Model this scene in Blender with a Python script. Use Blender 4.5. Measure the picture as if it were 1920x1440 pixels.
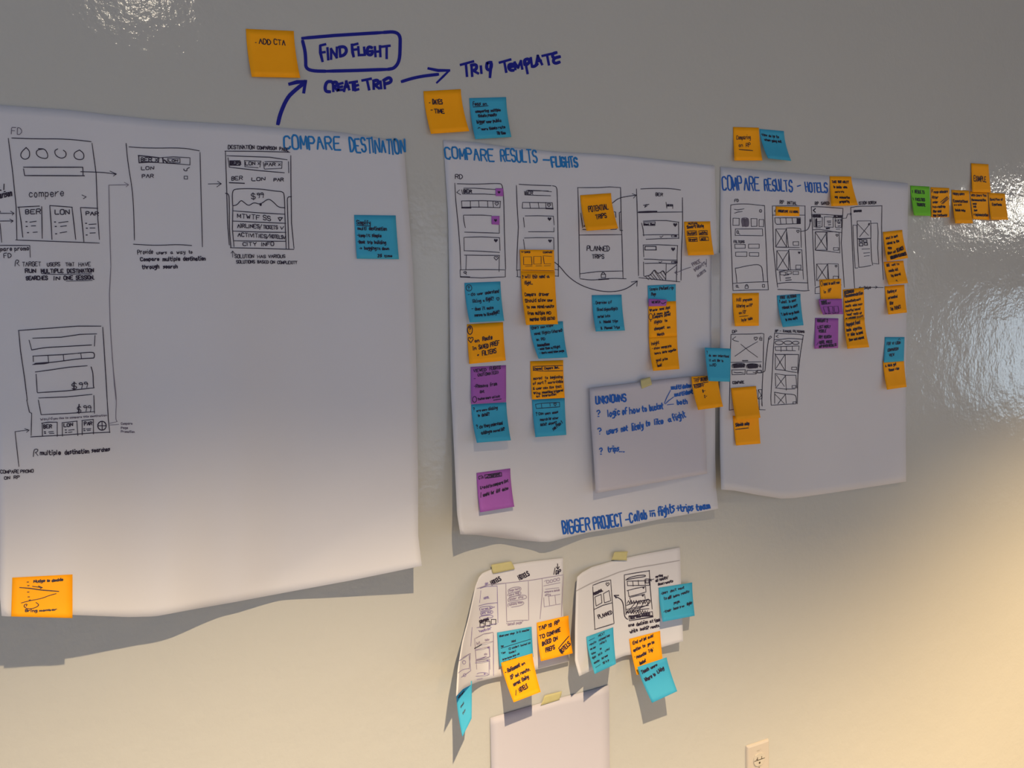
import bpy, math, random
from mathutils import Vector, Matrix

# ------------------------------------------------------------------ camera
scn = bpy.context.scene
for o in list(bpy.data.objects):
    bpy.data.objects.remove(o)
F = 1500.0
CX, CY = 960.0, 720.0
ax = Vector((2790, 124, -1500)).normalized()          # wall's horizontal, in camera space
az = Vector((-490, 29280, 1500)); az = (az - ax*az.dot(ax)).normalized()
ay = az.cross(ax)
RW = Matrix((ax, ay, az))                             # camera space -> world
CAMPOS = Vector((0.0, -1.29335, 1.40))
cd = bpy.data.cameras.new('camera'); cam = bpy.data.objects.new('camera', cd)
scn.collection.objects.link(cam)
cam.matrix_world = Matrix.Translation(CAMPOS) @ RW.to_4x4()
cd.sensor_fit = 'HORIZONTAL'; cd.sensor_width = 36.0
cd.lens = 36.0 * F / 1920.0
cd.clip_start = 0.02
scn.camera = cam

# ------------------------------------------------------------------ world, lights, exposure
scn.view_settings.view_transform = 'Standard'
scn.view_settings.look = 'None'
scn.view_settings.gamma = 1.0
scn.view_settings.use_curve_mapping = False
scn.view_settings.exposure = 0.0
scn.cycles.use_denoising = True
w = bpy.data.worlds.new('office_ambient'); scn.world = w; w.use_nodes = True
wb = w.node_tree.nodes['Background']
wb.inputs[0].default_value = (0.67, 0.78, 1.0, 1)
wb.inputs[1].default_value = 1.13

CEIL = 2.66
def spot(name, loc, energy, col, size, blend, rad, tilt=(0, 0, 0)):
    l = bpy.data.lights.new(name, 'SPOT'); l.energy = energy; l.color = col
    l.spot_size = math.radians(size); l.spot_blend = blend; l.shadow_soft_size = rad
    o = bpy.data.objects.new(name, l); scn.collection.objects.link(o)
    o.location = loc; o.rotation_euler = tilt
    return o
WARM = (1.0, 0.76, 0.46)
SPOTS = [(0.22, -1.75), (2.75, -1.75)]
for k, (sx, sy) in enumerate(SPOTS):
    spot('downlight_beam', (sx, sy, CEIL-0.03), (690, 900)[k], (WARM, (1.0, .69, .33))[k], (107, 106)[k], (0.60, 0.6)[k], 0.016)

def link(o):
    scn.collection.objects.link(o); return o

# ------------------------------------------------------------------ materials
def principled(name, col, rough=0.6, spec=0.3, emit=None, est=0.0):
    m = bpy.data.materials.new(name); m.use_nodes = True
    b = m.node_tree.nodes['Principled BSDF']
    b.inputs['Base Color'].default_value = (*col, 1)
    b.inputs['Roughness'].default_value = rough
    b.inputs['Specular IOR Level'].default_value = spec
    if emit:
        b.inputs['Emission Color'].default_value = (*emit, 1)
        b.inputs['Emission Strength'].default_value = est
    return m
def noise_col(m, c1, c2, scale, detail=3, bump=0.0, bscale=None, bdist=0.001):
    nt = m.node_tree; b = nt.nodes['Principled BSDF']
    tc = nt.nodes.new('ShaderNodeTexCoord')
    n = nt.nodes.new('ShaderNodeTexNoise'); n.inputs['Scale'].default_value = scale; n.inputs['Detail'].default_value = detail
    nt.links.new(tc.outputs['Object'], n.inputs['Vector'])
    r = nt.nodes.new('ShaderNodeMix'); r.data_type = 'RGBA'
    r.inputs[6].default_value = (*c1, 1); r.inputs[7].default_value = (*c2, 1)
    nt.links.new(n.outputs['Fac'], r.inputs[0]); nt.links.new(r.outputs[2], b.inputs['Base Color'])
    if bump:
        n2 = nt.nodes.new('ShaderNodeTexNoise'); n2.inputs['Scale'].default_value = bscale; n2.inputs['Detail'].default_value = 2
        nt.links.new(tc.outputs['Object'], n2.inputs['Vector'])
        bp = nt.nodes.new('ShaderNodeBump'); bp.inputs['Strength'].default_value = bump; bp.inputs['Distance'].default_value = bdist
        nt.links.new(n2.outputs['Fac'], bp.inputs['Height']); nt.links.new(bp.outputs['Normal'], b.inputs['Normal'])
    return m

M = {}
M['wall'] = principled('glossy_whiteboard_paint', (.5, .5, .46), 0.07, 0.5)
noise_col(M['wall'], (.47, .472, .455), (.49, .492, .475), 3.0, 3)
def wall_bump(m):
    nt = m.node_tree; b = nt.nodes['Principled BSDF']
    tc = nt.nodes.new('ShaderNodeTexCoord')
    n1 = nt.nodes.new('ShaderNodeTexNoise'); n1.inputs['Scale'].default_value = 115; n1.inputs['Detail'].default_value = 3
    n2 = nt.nodes.new('ShaderNodeTexNoise'); n2.inputs['Scale'].default_value = 22; n2.inputs['Detail'].default_value = 2
    for n in (n1, n2): nt.links.new(tc.outputs['Object'], n.inputs['Vector'])
    b1 = nt.nodes.new('ShaderNodeBump'); b1.inputs['Strength'].default_value = 1; b1.inputs['Distance'].default_value = 0.00045
    b2 = nt.nodes.new('ShaderNodeBump'); b2.inputs['Strength'].default_value = 1; b2.inputs['Distance'].default_value = 0.0012
    nt.links.new(n1.outputs['Fac'], b1.inputs['Height']); nt.links.new(n2.outputs['Fac'], b2.inputs['Height'])
    nt.links.new(b1.outputs['Normal'], b2.inputs['Normal']); nt.links.new(b2.outputs['Normal'], b.inputs['Normal'])
wall_bump(M['wall'])
M['chart'] = noise_col(principled('flip_chart_paper', (.6, .6, .64), .75, .2), (.565, .565, .615), (.60, .60, .65), 6, 4, .25, 14, .004)
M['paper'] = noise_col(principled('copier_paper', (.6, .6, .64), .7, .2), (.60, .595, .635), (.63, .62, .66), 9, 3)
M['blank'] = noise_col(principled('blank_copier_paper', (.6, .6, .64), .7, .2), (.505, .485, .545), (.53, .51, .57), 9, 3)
M['orange'] = noise_col(principled('orange_note_paper', (1, .4, 0), .65, .2), (.95, .37, .004), (.99, .40, .006), 30, 2)
M['blue'] = noise_col(principled('blue_note_paper', (0, .4, .7), .65, .2), (.045, .36, .56), (.055, .395, .60), 30, 2)
M['purple'] = noise_col(principled('purple_note_paper', (.4, .1, .5), .65, .2), (.34, .10, .42), (.39, .12, .47), 30, 2)
M['green'] = principled('green_note_paper', (.17, .56, .04), .65, .2)
M['masking'] = noise_col(principled('masking_tape', (.5, .45, .2), .6, .2), (.46, .42, .20), (.53, .48, .25), 90, 3)
M['clear'] = principled('clear_tape', (.62, .62, .64), .16, .6)
M['clear'].node_tree.nodes['Principled BSDF'].inputs['Alpha'].default_value = 0.45
def ink(name, c, r=.55): M[name] = principled(name, c, r, .3)
ink('black_ink', (.022, .014, .035)); ink('grey_ink', (.15, .13, .18)); ink('faint_ink', (.30, .25, .36)); ink('violet_ink', (.22, .17, .40))
ink('teal_marker', (.01, .17, .47)); ink('deep_blue_marker', (.008, .095, .43)); ink('navy_marker', (.003, .006, .24), .6); ink('faded_marker', (.02, .06, .33), .35)
ink('pale_blue_marker', (.05, .20, .47))
ink('fold_line', (.36, .34, .36))
M['plate'] = principled('outlet_plastic', (.52, .47, .42), .35, .5)
M['recept'] = principled('receptacle_plastic', (.52, .48, .42), .35, .5)
M['slot'] = principled('slot_dark', (.05, .03, .015), .6)
M['screw'] = principled('screw_paint', (.40, .36, .30), .35)
M['floor'] = noise_col(principled('office_carpet', (.3, .25, .2), .9), (.17, .165, .16), (.23, .22, .21), 60, 4, .5, 200, .003)
M['ceiling'] = noise_col(principled('ceiling_paint', (.7, .7, .68), .8), (.26, .26, .27), (.30, .30, .31), 8, 2)
M['trim'] = principled('baseboard_paint', (.5, .5, .48), .4)
M['metal'] = principled('brushed_trim', (.7, .7, .68), .35)
M['lens'] = principled('downlight_lens', (.9, .85, .7), .4, .3, (1, .86, .66), 85)
M['louvre'] = principled('dark_louvre', (.05, .05, .05), .5)
M['panel'] = principled('light_panel_lens', (.9, .9, .9), .4, .3, (1, .95, .84), 45)
M['window_glow'] = principled('daylight_pane', (.8, .85, .9), .2, .5, (.66, .84, 1.0), 4.0)

# ------------------------------------------------------------------ helpers
def at(px, py, off=0.0):
    """point on the plane `off` metres in front of the wall, seen at photo pixel px,py"""
    r = RW @ Vector((px - CX, CY - py, -F))
    t = (-off - CAMPOS.y) / r.y
    return CAMPOS + r * t
def mesh(name, verts, faces, mat, parent=None, smooth=False):
    me = bpy.data.meshes.new(name)
    me.from_pydata([tuple(v) for v in verts], [], faces)
    me.materials.append(mat)
    if smooth:
        for p in me.polygons: p.use_smooth = True
    me.update()
    o = bpy.data.objects.new(name, me); link(o)
    if parent is not None:
        o.parent = parent
        o.matrix_parent_inverse = parent.matrix_world.inverted()
    return o
def tag(o, label=None, cat=None, group=None, kind=None):
    if label: o['label'] = label
    if cat: o['category'] = cat
    if group: o['group'] = group
    if kind: o['kind'] = kind
    return o
def box(name, lo, hi, mat, parent=None):
    v = [(x, y, z) for x in (lo[0], hi[0]) for y in (lo[1], hi[1]) for z in (lo[2], hi[2])]
    f = [(0, 1, 3, 2), (4, 6, 7, 5), (0, 4, 5, 1), (2, 3, 7, 6), (0, 2, 6, 4), (1, 5, 7, 3)]
    return mesh(name, v, f, mat, parent)

# ------------------------------------------------------------------ the room
wall = tag(box('wall_front', (-3.5, 0, 0), (11, .12, CEIL), M['wall']), kind='structure')
tag(box('floor', (-3.5, -7, -.1), (11.12, .12, 0), M['floor']), kind='structure')
tag(box('ceiling', (-3.5, -7, CEIL), (11.12, .12, CEIL+.1), M['ceiling']), kind='structure')
tag(box('baseboard_front', (-3.5, -.014, 0), (11, -.0002, .10), M['trim']), kind='structure')
wr = tag(box('wall_right', (11, -7, 0), (11.12, 0, CEIL), M['ceiling']), kind='structure')
win = tag(box('window_1', (10.96, -5.35, .45), (10.999, -4.0, 1.85), M['metal']), kind='structure')
box('pane', (10.95, -5.30, .5), (10.959, -4.70, 1.8), M['window_glow'], win)
box('pane', (10.95, -4.65, .5), (10.959, -4.05, 1.8), M['window_glow'], win)

def disc(name, c, r0, r1, z0, z1, mat, parent, n=32):
    v = []; f = []
    for k in range(n):
        a = 2*math.pi*k/n
        for (r, z) in ((r0, z0), (r1, z0), (r1, z1), (r0, z1)):
            v.append((c[0]+r*math.cos(a), c[1]+r*math.sin(a), z))
    for k in range(n):
        a, b = 4*k, 4*((k+1) % n)
        for j in range(4):
            f.append((a+j, b+j, b+(j+1) % 4, a+(j+1) % 4))
    if r0 < 1e-6: pass
    return mesh(name, v, f, mat, parent)
ORD = ('above the left chart', 'beyond the right chart')
for k, (sx, sy) in enumerate(SPOTS):
    e = link(bpy.data.objects.new('ceiling_downlight', None)); e.location = (sx, sy, CEIL)
    bpy.context.view_layer.update()
    tag(e, 'round recessed ceiling downlight in line with the wall, ' + ORD[k], 'light', 'recessed ceiling downlights')
    disc('trim_ring', (sx, sy), .048, .07, CEIL-.008, CEIL+.001, M['metal'], e)
    v = [(sx, sy, CEIL-.004)] + [(sx+.048*math.cos(a*math.pi/12), sy+.048*math.sin(a*math.pi/12), CEIL-.004) for a in range(24)]
    mesh('lens', v, [(0, 1+(a+1) % 24, 1+a) for a in range(24)], M['lens' if k == 0 else 'louvre'], e)
e = link(bpy.data.objects.new('ceiling_panel_light', None)); e.location = (8.2, -3.2, CEIL)
bpy.context.view_layer.update()
tag(e, 'square ceiling light panel at the far right end of the room', 'light')
box('frame', (7.8, -3.6, CEIL-.03), (8.6, -2.8, CEIL-.001), M['metal'], e)
box('diffuser', (7.85, -3.55, CEIL-.036), (8.55, -2.85, CEIL-.0305), M['panel'], e)

# ------------------------------------------------------------------ stroke lettering
FONT = {
'A': '022842 1535', 'B': '02082837362505 2534332202', 'C': '473818070312323243', 'D': '02082846442202', 'E': '48080242 0535', 'F': '480802 0535',
'G': '4738180703123243452525', 'H': '0208 4248 0545', 'I': '2228', 'J': '18483832120313', 'K': '0208 480542', 'L': '080242',
'M': '0208234842', 'N': '02084248', 'O': '180703123243473818', 'P': '02083847463505', 'Q': '180703123243473818 2441', 'R': '02083847463505 2542',
'S': '473818070615354443321203', 'T': '0848 2822', 'U': '080312324348', 'V': '082248', 'W': '0812263248', 'X': '0842 0248', 'Y': '082548 2522', 'Z': '08480242',
'a': '361604122234 363342', 'b': '08022234252605', 'c': '3526160412223 3'.replace(' ', ''), 'd': '3832 3212041636', 'e': '04343526160412223 3'.replace(' ', ''),
'f': '38281712 0535', 'g': '3616041334 36312000', 'h': '0802 05263532', 'i': '0602 0808', 'j': '161100 1818', 'k': '0802 360432', 'l': '0802',
'm': '0602 05162522 25364542', 'n': '0602 05263532', 'o': '16041222342616', 'p': '0600 0526342203', 'q': '3630 35160412', 'r': '0602 042636',
's': '361605342302', 't': '18132232 0636', 'u': '06031232 3632', 'v': '061236', 'w': '0612253246', 'x': '0632 0236', 'y': '061333 363110', 'z': '06360232',
'0': '180703123243473818', '1': '172822', '2': '071838460242', '3': '0848264432120 3'.replace(' ', ''), '5': '480805354332120 3'.replace(' ', ''), '9': '461607183846 4632', '8': '250618384625 2504123243 25',
'$': '473818070615354443321203 2921', '?': '07183846252 4 2222'.replace('2 4', '24'), '/': '0148', '-': '0535', '+': '0545 2723', '.': '0202', ',': '1201',
'(': '28060422', ')': '08262402', "'": '1817', '"': '0807 2827', '<': '370533', '>': '073503', '!': '0804 0202', ':': '0505 0202', '=': '0636 0434',
'@': '3514233545471807021232', '&': '4207183806021244', '*': '0505', '^': '0628 4628', '_': '0141', '#': '1218 3238 0646 0444',
}
GL = {}
for ch, s in FONT.items():
    strokes = []; mx = 0
    for st in s.split():
        if len(st) % 2: st = st[:-1]
        pts = [(int(st[i]), int(st[i+1]) - 2) for i in range(0, len(st), 2)]
        mx = max(mx, max(p[0] for p in pts)); strokes.append(pts)
    mn = min(p[0] for st in strokes for p in st)
    GL[ch] = ([[(x-mn, y) for x, y in st] for st in strokes], mx-mn)
rng = random.Random(7)

def text_strokes(txt, x0, y0, x1, y1, h, lean=None):
    """strokes in the plane, baseline from x0,y0 to x1,y1, capital height h"""
    adv = []; tot = 0.0
    for ch in txt:
        if ch == ' ': wdt = 3.0
        else: wdt = GL.get(ch, GL['o'])[1] + (2.1 if ch in 'Ili.' else 1.5)
        adv.append(tot); tot += wdt
    tot = max(tot - 1.5, 1.0)
    dx, dy = (x1-x0)/tot, (y1-y0)/tot
    ang = math.atan2(y1-y0, x1-x0)
    if lean is None: lean = 0.03
    if abs(ang) > .3: ux, uy = math.sin(ang), -math.cos(ang)
    else: ux, uy = -lean, -1.0
    out = []
    for ch, a in zip(txt, adv):
        if ch == ' ': continue
        g = GL.get(ch, GL['o'])[0]
        jy = rng.uniform(-.05, .05)*h; js = rng.uniform(.93, 1.07); jl = rng.uniform(-.06, .06)
        for st in g:
            pts = []
            for (gx, gy) in st:
                yy = gy/6.0*h*js
                xx = a + gx
                pts.append((x0+dx*xx+ux*yy+jl*yy + rng.uniform(-.02, .02)*h, y0+dy*xx+uy*yy+jy + rng.uniform(-.02, .02)*h))
            out.append(pts)
    return out
def chaikin(p, k=.25):
    if len(p) < 3: return p
    q = [p[0]]
    for a, b in zip(p, p[1:]):
        q.append((a[0]*(1-k)+b[0]*k, a[1]*(1-k)+b[1]*k)); q.append((a[0]*k+b[0]*(1-k), a[1]*k+b[1]*(1-k)))
    q.append(p[-1]); return q
def ribbon(V, Fc, pts, wd, S, eps):
    """flat ribbon of width wd along pts, laid on surface S"""
    p = [pts[0]]
    for q in pts[1:]:
        if abs(q[0]-p[-1][0]) + abs(q[1]-p[-1][1]) > wd*.12: p.append(q)
    if len(p) == 1:
        p = [(p[0][0]-wd*.45, p[0][1]), (p[0][0]+wd*.45, p[0][1])]
    for i in range(1, len(p)-1):          # a sharp turn starts a new stroke, so corners keep their width
        ax_, ay_ = p[i][0]-p[i-1][0], p[i][1]-p[i-1][1]; bx_, by_ = p[i+1][0]-p[i][0], p[i+1][1]-p[i][1]
        if ax_*bx_+ay_*by_ < .55*math.hypot(ax_, ay_)*math.hypot(bx_, by_):
            ribbon(V, Fc, p[:i+1], wd, S, eps); ribbon(V, Fc, p[i:], wd, S, eps+1e-7); return
    n = len(p); hw = wd/2
    L = []; Rr = []
    for i in range(n):
        a = p[max(i-1, 0)]; b = p[min(i+1, n-1)]
        tx, ty = b[0]-a[0], b[1]-a[1]; l = math.hypot(tx, ty) or 1; tx /= l; ty /= l
        x, y = p[i]
        if i == 0: x -= tx*hw*.7; y -= ty*hw*.7
        if i == n-1: x += tx*hw*.7; y += ty*hw*.7
        k = hw*(.78 if i in (0, n-1) else 1.0)
        L.append((x-ty*k, y+tx*k)); Rr.append((x+ty*k, y-tx*k))
    b0 = len(V)
    for a, b in zip(L, Rr):
        V.append(S(a[0], a[1], eps)); V.append(S(b[0], b[1], eps))
    for i in range(n-1):
        j = b0+2*i
        Fc.append((j, j+1, j+3, j+2))
def heart(x, y, r):
    return [(x, y+r), (x-r, y-.1*r), (x-.9*r, y-.8*r), (x-.4*r, y-.95*r), (x, y-.45*r), (x+.4*r, y-.95*r), (x+.9*r, y-.8*r), (x+r, y-.1*r), (x, y+r)]
def dense(pts, step):
    out = [pts[0]]
    for a, b in zip(pts, pts[1:]):
        d = math.hypot(b[0]-a[0], b[1]-a[1]); k = max(1, int(d/step))
        for i in range(1, k+1):
            out.append((a[0]+(b[0]-a[0])*i/k, a[1]+(b[1]-a[1])*i/k))
    return out
def draw(S, spec, mat, parent, name, zoom=(0, 0, 1), width=1.5, step=14, label=None, eps=.0004, lean=None):
    V = []; Fc = []; x0, y0, s = zoom
    cv = lambda a: [(x0+a[i]/s, y0+a[i+1]/s) for i in range(0, len(a)-1, 2)]
    wd = width; e = [eps]
    def put(p, k=1.0):
        e[0] += 2.0e-7
        ribbon(V, Fc, dense(p, step), wd*k, S, e[0])
    for ln in spec.strip().split('\n'):
        ln = ln.strip()
        if not ln: continue
        op, rest = ln[0], ln[1:].strip()
        if op == 'T':
            t = rest.split(None, 5)
            a = [float(q) for q in t[:5]]
            (ax_, ay_), (bx_, by_) = cv(a[:4])
            for st in text_strokes(t[5], ax_, ay_, bx_, by_, a[4]/s, lean):
                e[0] += 2.0e-7
                ribbon(V, Fc, chaikin(st, .13), wd, S, e[0])
            continue
        a = [float(q) for q in rest.split()]
        if op == 'w': wd = a[0]
        elif op == 'L': put(cv(a))
        elif op == 'S': put(chaikin(chaikin(cv(a))))
        elif op == 'R':
            x, y, X, Y = a[:4]; q = .02*(abs(X-x)+abs(Y-y))
            c = [x, y, X, y+rng.uniform(-q, q), X+rng.uniform(-q, q), Y, x+rng.uniform(-q, q), Y+rng.uniform(-q, q), x, y]
            put(cv(c))
        elif op == 'O':
            x, y, rx, ry = a[:4]
            c = []
            for k in range(15): c += [x+rx*math.cos(k*.45+.3), y+ry*math.sin(k*.45+.3)]
            put(cv(c))
        elif op == 'h':
            x, y = cv(a[:2])[0]; put(heart(x, y, a[2]/s))
        elif op == 'H' or op == 'P':
            if op == 'H':
                x, y = cv(a[:2])[0]; poly = heart(x, y, a[2]/s)[:-1]
            else: poly = cv(a)
            e[0] += 2e-7; b0 = len(V)
            cx = sum(p[0] for p in poly)/len(poly); cy = sum(p[1] for p in poly)/len(poly)
            V.append(S(cx, cy, e[0]))
            for p in poly: V.append(S(p[0], p[1], e[0]))
            for k in range(len(poly)): Fc.append((b0, b0+1+k, b0+1+(k+1) % len(poly)))
        elif op == 'Z':       # scribble between two corners
            x, y, X, Y, n = a[:5]; c = []
            for k in range(int(n)):
                t0 = k/n; t1 = (k+.6)/n
                c += [x+(X-x)*t0, y+rng.uniform(-.06, .1)*(Y-y), x+(X-x)*t1, Y+rng.uniform(-.1, .06)*(Y-y)]
            put(cv(c))
        elif op == 'I':       # cross-hatched picture box
            x, y, X, Y = a[:4]
            put(cv([x, y, X, y, X, Y, x, Y, x, y])); put(cv([x, y, X, Y])); put(cv([X, y, x, Y]))
        elif op == 'D':
            for k in range(0, len(a), 2):
                x, y = cv(a[k:k+2])[0]; ribbon(V, Fc, [(x, y)], wd*1.3, S, e[0])
    if not V: return None
    o = mesh(name, V, Fc, mat, parent)
    # faces towards the room
    if label: o['label'] = label
    return o
def wallS(x, y, e): return at(x, y, e)

# ------------------------------------------------------------------ sheets of paper
def poly_at(pl, t):
    L = [0.0]
    for a, b in zip(pl, pl[1:]): L.append(L[-1] + math.hypot(b[0]-a[0], b[1]-a[1]))
    d = t*L[-1]
    for i in range(len(pl)-1):
        if d <= L[i+1] or i == len(pl)-2:
            k = (d-L[i])/((L[i+1]-L[i]) or 1)
            return (pl[i][0]+(pl[i+1][0]-pl[i][0])*k, pl[i][1]+(pl[i+1][1]-pl[i][1])*k)
def smooth_interp(xs, ys, t):
    if t <= xs[0]: return ys[0]
    for i in range(len(xs)-1):
        if t <= xs[i+1]:
            k = (t-xs[i])/(xs[i+1]-xs[i]); k = k*k*(3-2*k)
            return ys[i]+(ys[i+1]-ys[i])*k
    return ys[-1]
THK = .00022
def surface_mesh(name, P, nu, nv, mat, parent=None):
    """P(u,v,de) -> point; closed thin sheet"""
    V = []; Fc = []
    W = nu+1
    for side in (0, 1):
        for j in range(nv+1):
            for i in range(W):
                V.append(P(i/nu, j/nv, -THK*side))
    B = W*(nv+1)
    for j in range(nv):
        for i in range(nu):
            a = j*W+i
            Fc.append((a, a+W, a+W+1, a+1)); Fc.append((B+a, B+a+1, B+a+W+1, B+a+W))
    for i in range(nu):
        a = i; b = nv*W+i
        Fc.append((a, a+1, B+a+1, B+a)); Fc.append((b, B+b, B+b+1, b+1))
    for j in range(nv):
        a = j*W; b = j*W+nu
        Fc.append((a, B+a, B+a+W, a+W)); Fc.append((b, b+W, B+b+W, B+b))
    o = mesh(name, V, Fc, mat, parent, smooth=True)
    for p in o.data.polygons[2*nu*nv:]: p.use_smooth = False      # crisp cut edge
    return o

class Sheet:
    def __init__(s, name, label, cat, top, bot, left, right, off, mat, nu=36, nv=36, group=None):
        s.top, s.bot, s.left, s.right, s.off = top, bot, left, right, off
        c00, c10, c01, c11 = top[0], top[-1], bot[0], bot[-1]
        s.c = (c00, c10, c01, c11)
        s.NU, s.NV = 48, 48
        s.cache = {}
        s.o = surface_mesh(name, lambda u, v, d: at(*s.px(u, v), s.off(u, v)+d), nu, nv, mat)
        tag(s.o, label, cat, group)
    def px(s, u, v):
        t = poly_at(s.top, u); b = poly_at(s.bot, u); l = poly_at(s.left, v); r = poly_at(s.right, v)
        c00, c10, c01, c11 = s.c
        return tuple((1-v)*t[k]+v*b[k]+(1-u)*l[k]+u*r[k]
                     - ((1-u)*(1-v)*c00[k]+u*(1-v)*c10[k]+(1-u)*v*c01[k]+u*v*c11[k]) for k in (0, 1))
    def inv(s, x, y):
        c00, c10, c01, c11 = s.c
        u, v = .5, .5
        for it in range(5):
            p = s.px(u, v)
            ex, ey = x-p[0], y-p[1]
            if abs(ex)+abs(ey) < .8: break
            ux = (1-v)*(c10[0]-c00[0])+v*(c11[0]-c01[0]); uy = (1-v)*(c10[1]-c00[1])+v*(c11[1]-c01[1])
            vx = (1-u)*(c01[0]-c00[0])+u*(c11[0]-c10[0]); vy = (1-u)*(c01[1]-c00[1])+u*(c11[1]-c10[1])
            D = ux*vy-uy*vx
            u += (ex*vy-ey*vx)/D; v += (ux*ey-uy*ex)/D
            u = min(1, max(0, u)); v = min(1, max(0, v))
        return u, v
    def S(s, x, y, e):
        u, v = s.inv(x, y)
        return at(x, y, s.off(u, v)+e)
    def draw(s, name, spec, mat='black_ink', zoom=(0, 0, 1), width=1.5, label=None, step=16, eps=.0006, lean=None):
        return draw(s.S, spec, M[mat], s.o, name, zoom, width, step, label, eps, lean)

NOTES = []
def note(color, label, tl, tr, br, bl, curl=.008, base=.0009, on=None, lines=(), v0=.2, v1=.9, spec='', group=None, name='sticky_note', ink_='black_ink', hs=1.0, pw=1.6, n=8, mat=None, wd=None, u0=.08, cat='sticky note', twist=0.0, top=0.0):
    def P(u, v, d=0):
        v = max(v, 0.0); f = v**pw
        lx = tl[0]+(bl[0]-tl[0])*f; rx = tr[0]+(br[0]-tr[0])*f
        ly = tl[1]+(bl[1]-tl[1])*v; ry = tr[1]+(br[1]-tr[1])*v
        o = base + curl*(max(0, v-.12)/.88)**1.7*(1+twist*(u-.5)) + top*max(0, .14-v)
        x = lx+(rx-lx)*u; y = ly+(ry-ly)*u
        if on: o += on.off(*on.inv(x, y))
        return at(x, y, o+d)
    o = surface_mesh(name, lambda u, v, d: P(u, v, d), n, n, mat or M[color])
    tag(o, label, cat, group)
    W = math.hypot(tr[0]-tl[0], tr[1]-tl[1]); Hh = math.hypot(bl[0]-tl[0], bl[1]-tl[1])
    S = lambda x, y, e: P(x/100, y/100, e)
    if lines or spec:
        txt = ''
        nl = len(lines)
        if nl:
            sp = (v1-v0)/max(nl-1, 1) if nl > 1 else .2
            hv = min(.62*sp, .15)*hs
            for k, ln in enumerate(lines):
                if isinstance(ln, tuple): ln, a, b = ln
                else: a, b = u0, None
                if not ln: continue
                units = sum(3.0 if c == ' ' else GL.get(c, GL['o'])[1]+1.5 for c in ln)
                if b is None: b = min(.95, a + units*hv/6.0*.95*Hh/W)
                vb = v0+sp*k if nl > 1 else v0
                tiltv = rng.uniform(-.012, .004)
                txt += 'T %f %f %f %f %f %s\n' % (a*100, vb*100, b*100, (vb+tiltv)*100, hv*100, ln)
        wpx = wd or min(1.4, max(.8, W*.0185))
        draw(S, txt+spec, M[ink_], o, 'handwriting', (0, 0, 1), wpx/W*100, 12, None, .0005, -.02)
    return o

# ------------------------------------------------------------------ marker writing on the wall itself
draw(wallS, '''
w 6.3
L 610 200 900 175 1340 148
S 1340 148 1440 140 1490 175 1490 260 1485 400 1440 470 1380 480
L 1385 480 1100 490 820 497
S 820 497 700 495 640 470 640 400 635 320 612 225
''', M['navy_marker'], wall, 'marker_frame', (440, 30, 4.8), 5, 12, 'dark blue rounded box drawn in marker')
draw(wallS, '''
w 6
L 770 270 772 330 790 405
L 775 265 815 255
L 775 330 810 325
L 835 290 842 390
L 868 385 868 298 918 372 920 285
L 945 280 950 365
S 940 280 990 275 1010 310 990 350 950 362
L 1055 258 1062 330 1070 362
L 1060 262 1105 250
L 1062 305 1100 300
L 1112 280 1118 352 1160 350
L 1165 285 1172 350
S 1235 285 1205 275 1190 310 1195 345 1225 352 1240 335 1238 315
L 1238 315 1212 318
L 1262 280 1268 362
L 1308 272 1312 362
L 1265 322 1310 318
L 1315 278 1395 268
L 1368 272 1368 378
''', M['navy_marker'], wall, 'marker_lettering', (440, 30, 4.8), 5, 12)
draw(wallS, '''
w 6.2
S 870 590 830 590 812 640 820 680 860 682
L 885 600 888 675
S 878 600 918 592 922 625 890 636
L 898 640 924 670
L 933 614 932 668 972 664
L 932 642 966 636
L 932 614 970 604
L 985 675 1005 590 1030 660
L 990 640 1025 635
L 1035 600 1100 590
L 1062 598 1068 665
L 1080 600 1085 665
L 1082 630 1110 622
L 1086 668 1112 660
L 1150 580 1225 565
L 1190 572 1210 660
L 1250 585 1252 655
S 1248 585 1290 575 1295 610 1255 622
L 1260 622 1298 650
L 1312 590 1318 650
L 1345 585 1352 650
S 1340 580 1390 550 1412 575 1400 600 1350 612
''', M['navy_marker'], wall, 'marker_lettering', (440, 30, 4.8), 5, 12)
draw(wallS, '''
w 7.5
S 390 970 410 880 470 740 540 670 630 600
L 495 612 560 595 638 590
L 638 588 622 685
''', M['navy_marker'], wall, 'marker_arrow', (440, 30, 4.8), 5, 12, 'dark blue curved arrow rising to the note')
draw(wallS, '''
w 6
S 1505 590 1600 560 1700 540 1830 525
L 1745 472 1830 490 1930 490
w 4.5
L 1930 492 1820 600
''', M['navy_marker'], wall, 'marker_arrow', (440, 30, 4.8), 5, 12, 'dark blue marker arrow pointing right')
draw(wallS, '''
w 6
L 500 295 610 265
L 545 285 555 395
L 595 300 602 395
S 592 300 640 290 642 335 600 350
L 605 345 655 372
L 680 310 685 368
S 735 280 730 330 755 345 775 320 775 270 735 280
L 772 270 762 405
L 850 275 945 248
L 890 265 908 358
S 975 290 935 290 928 320 945 345 975 345
L 930 320 968 312
L 990 335 985 275 1015 320 1040 262 1052 330
S 1075 295 1070 250 1110 240 1120 270 1085 300
L 1080 270 1100 370
L 1130 235 1140 310
S 1140 310 1165 310 1190 285
L 1175 300 1192 215 1230 290
L 1185 265 1220 258
L 1235 215 1320 195
L 1275 205 1292 292
S 1360 185 1325 195 1325 225 1345 235
S 1390 222 1340 235 1330 265 1350 285 1390 270
''', M['navy_marker'], wall, 'marker_lettering', (760, 60, 4.8), 5, 12)

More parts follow.
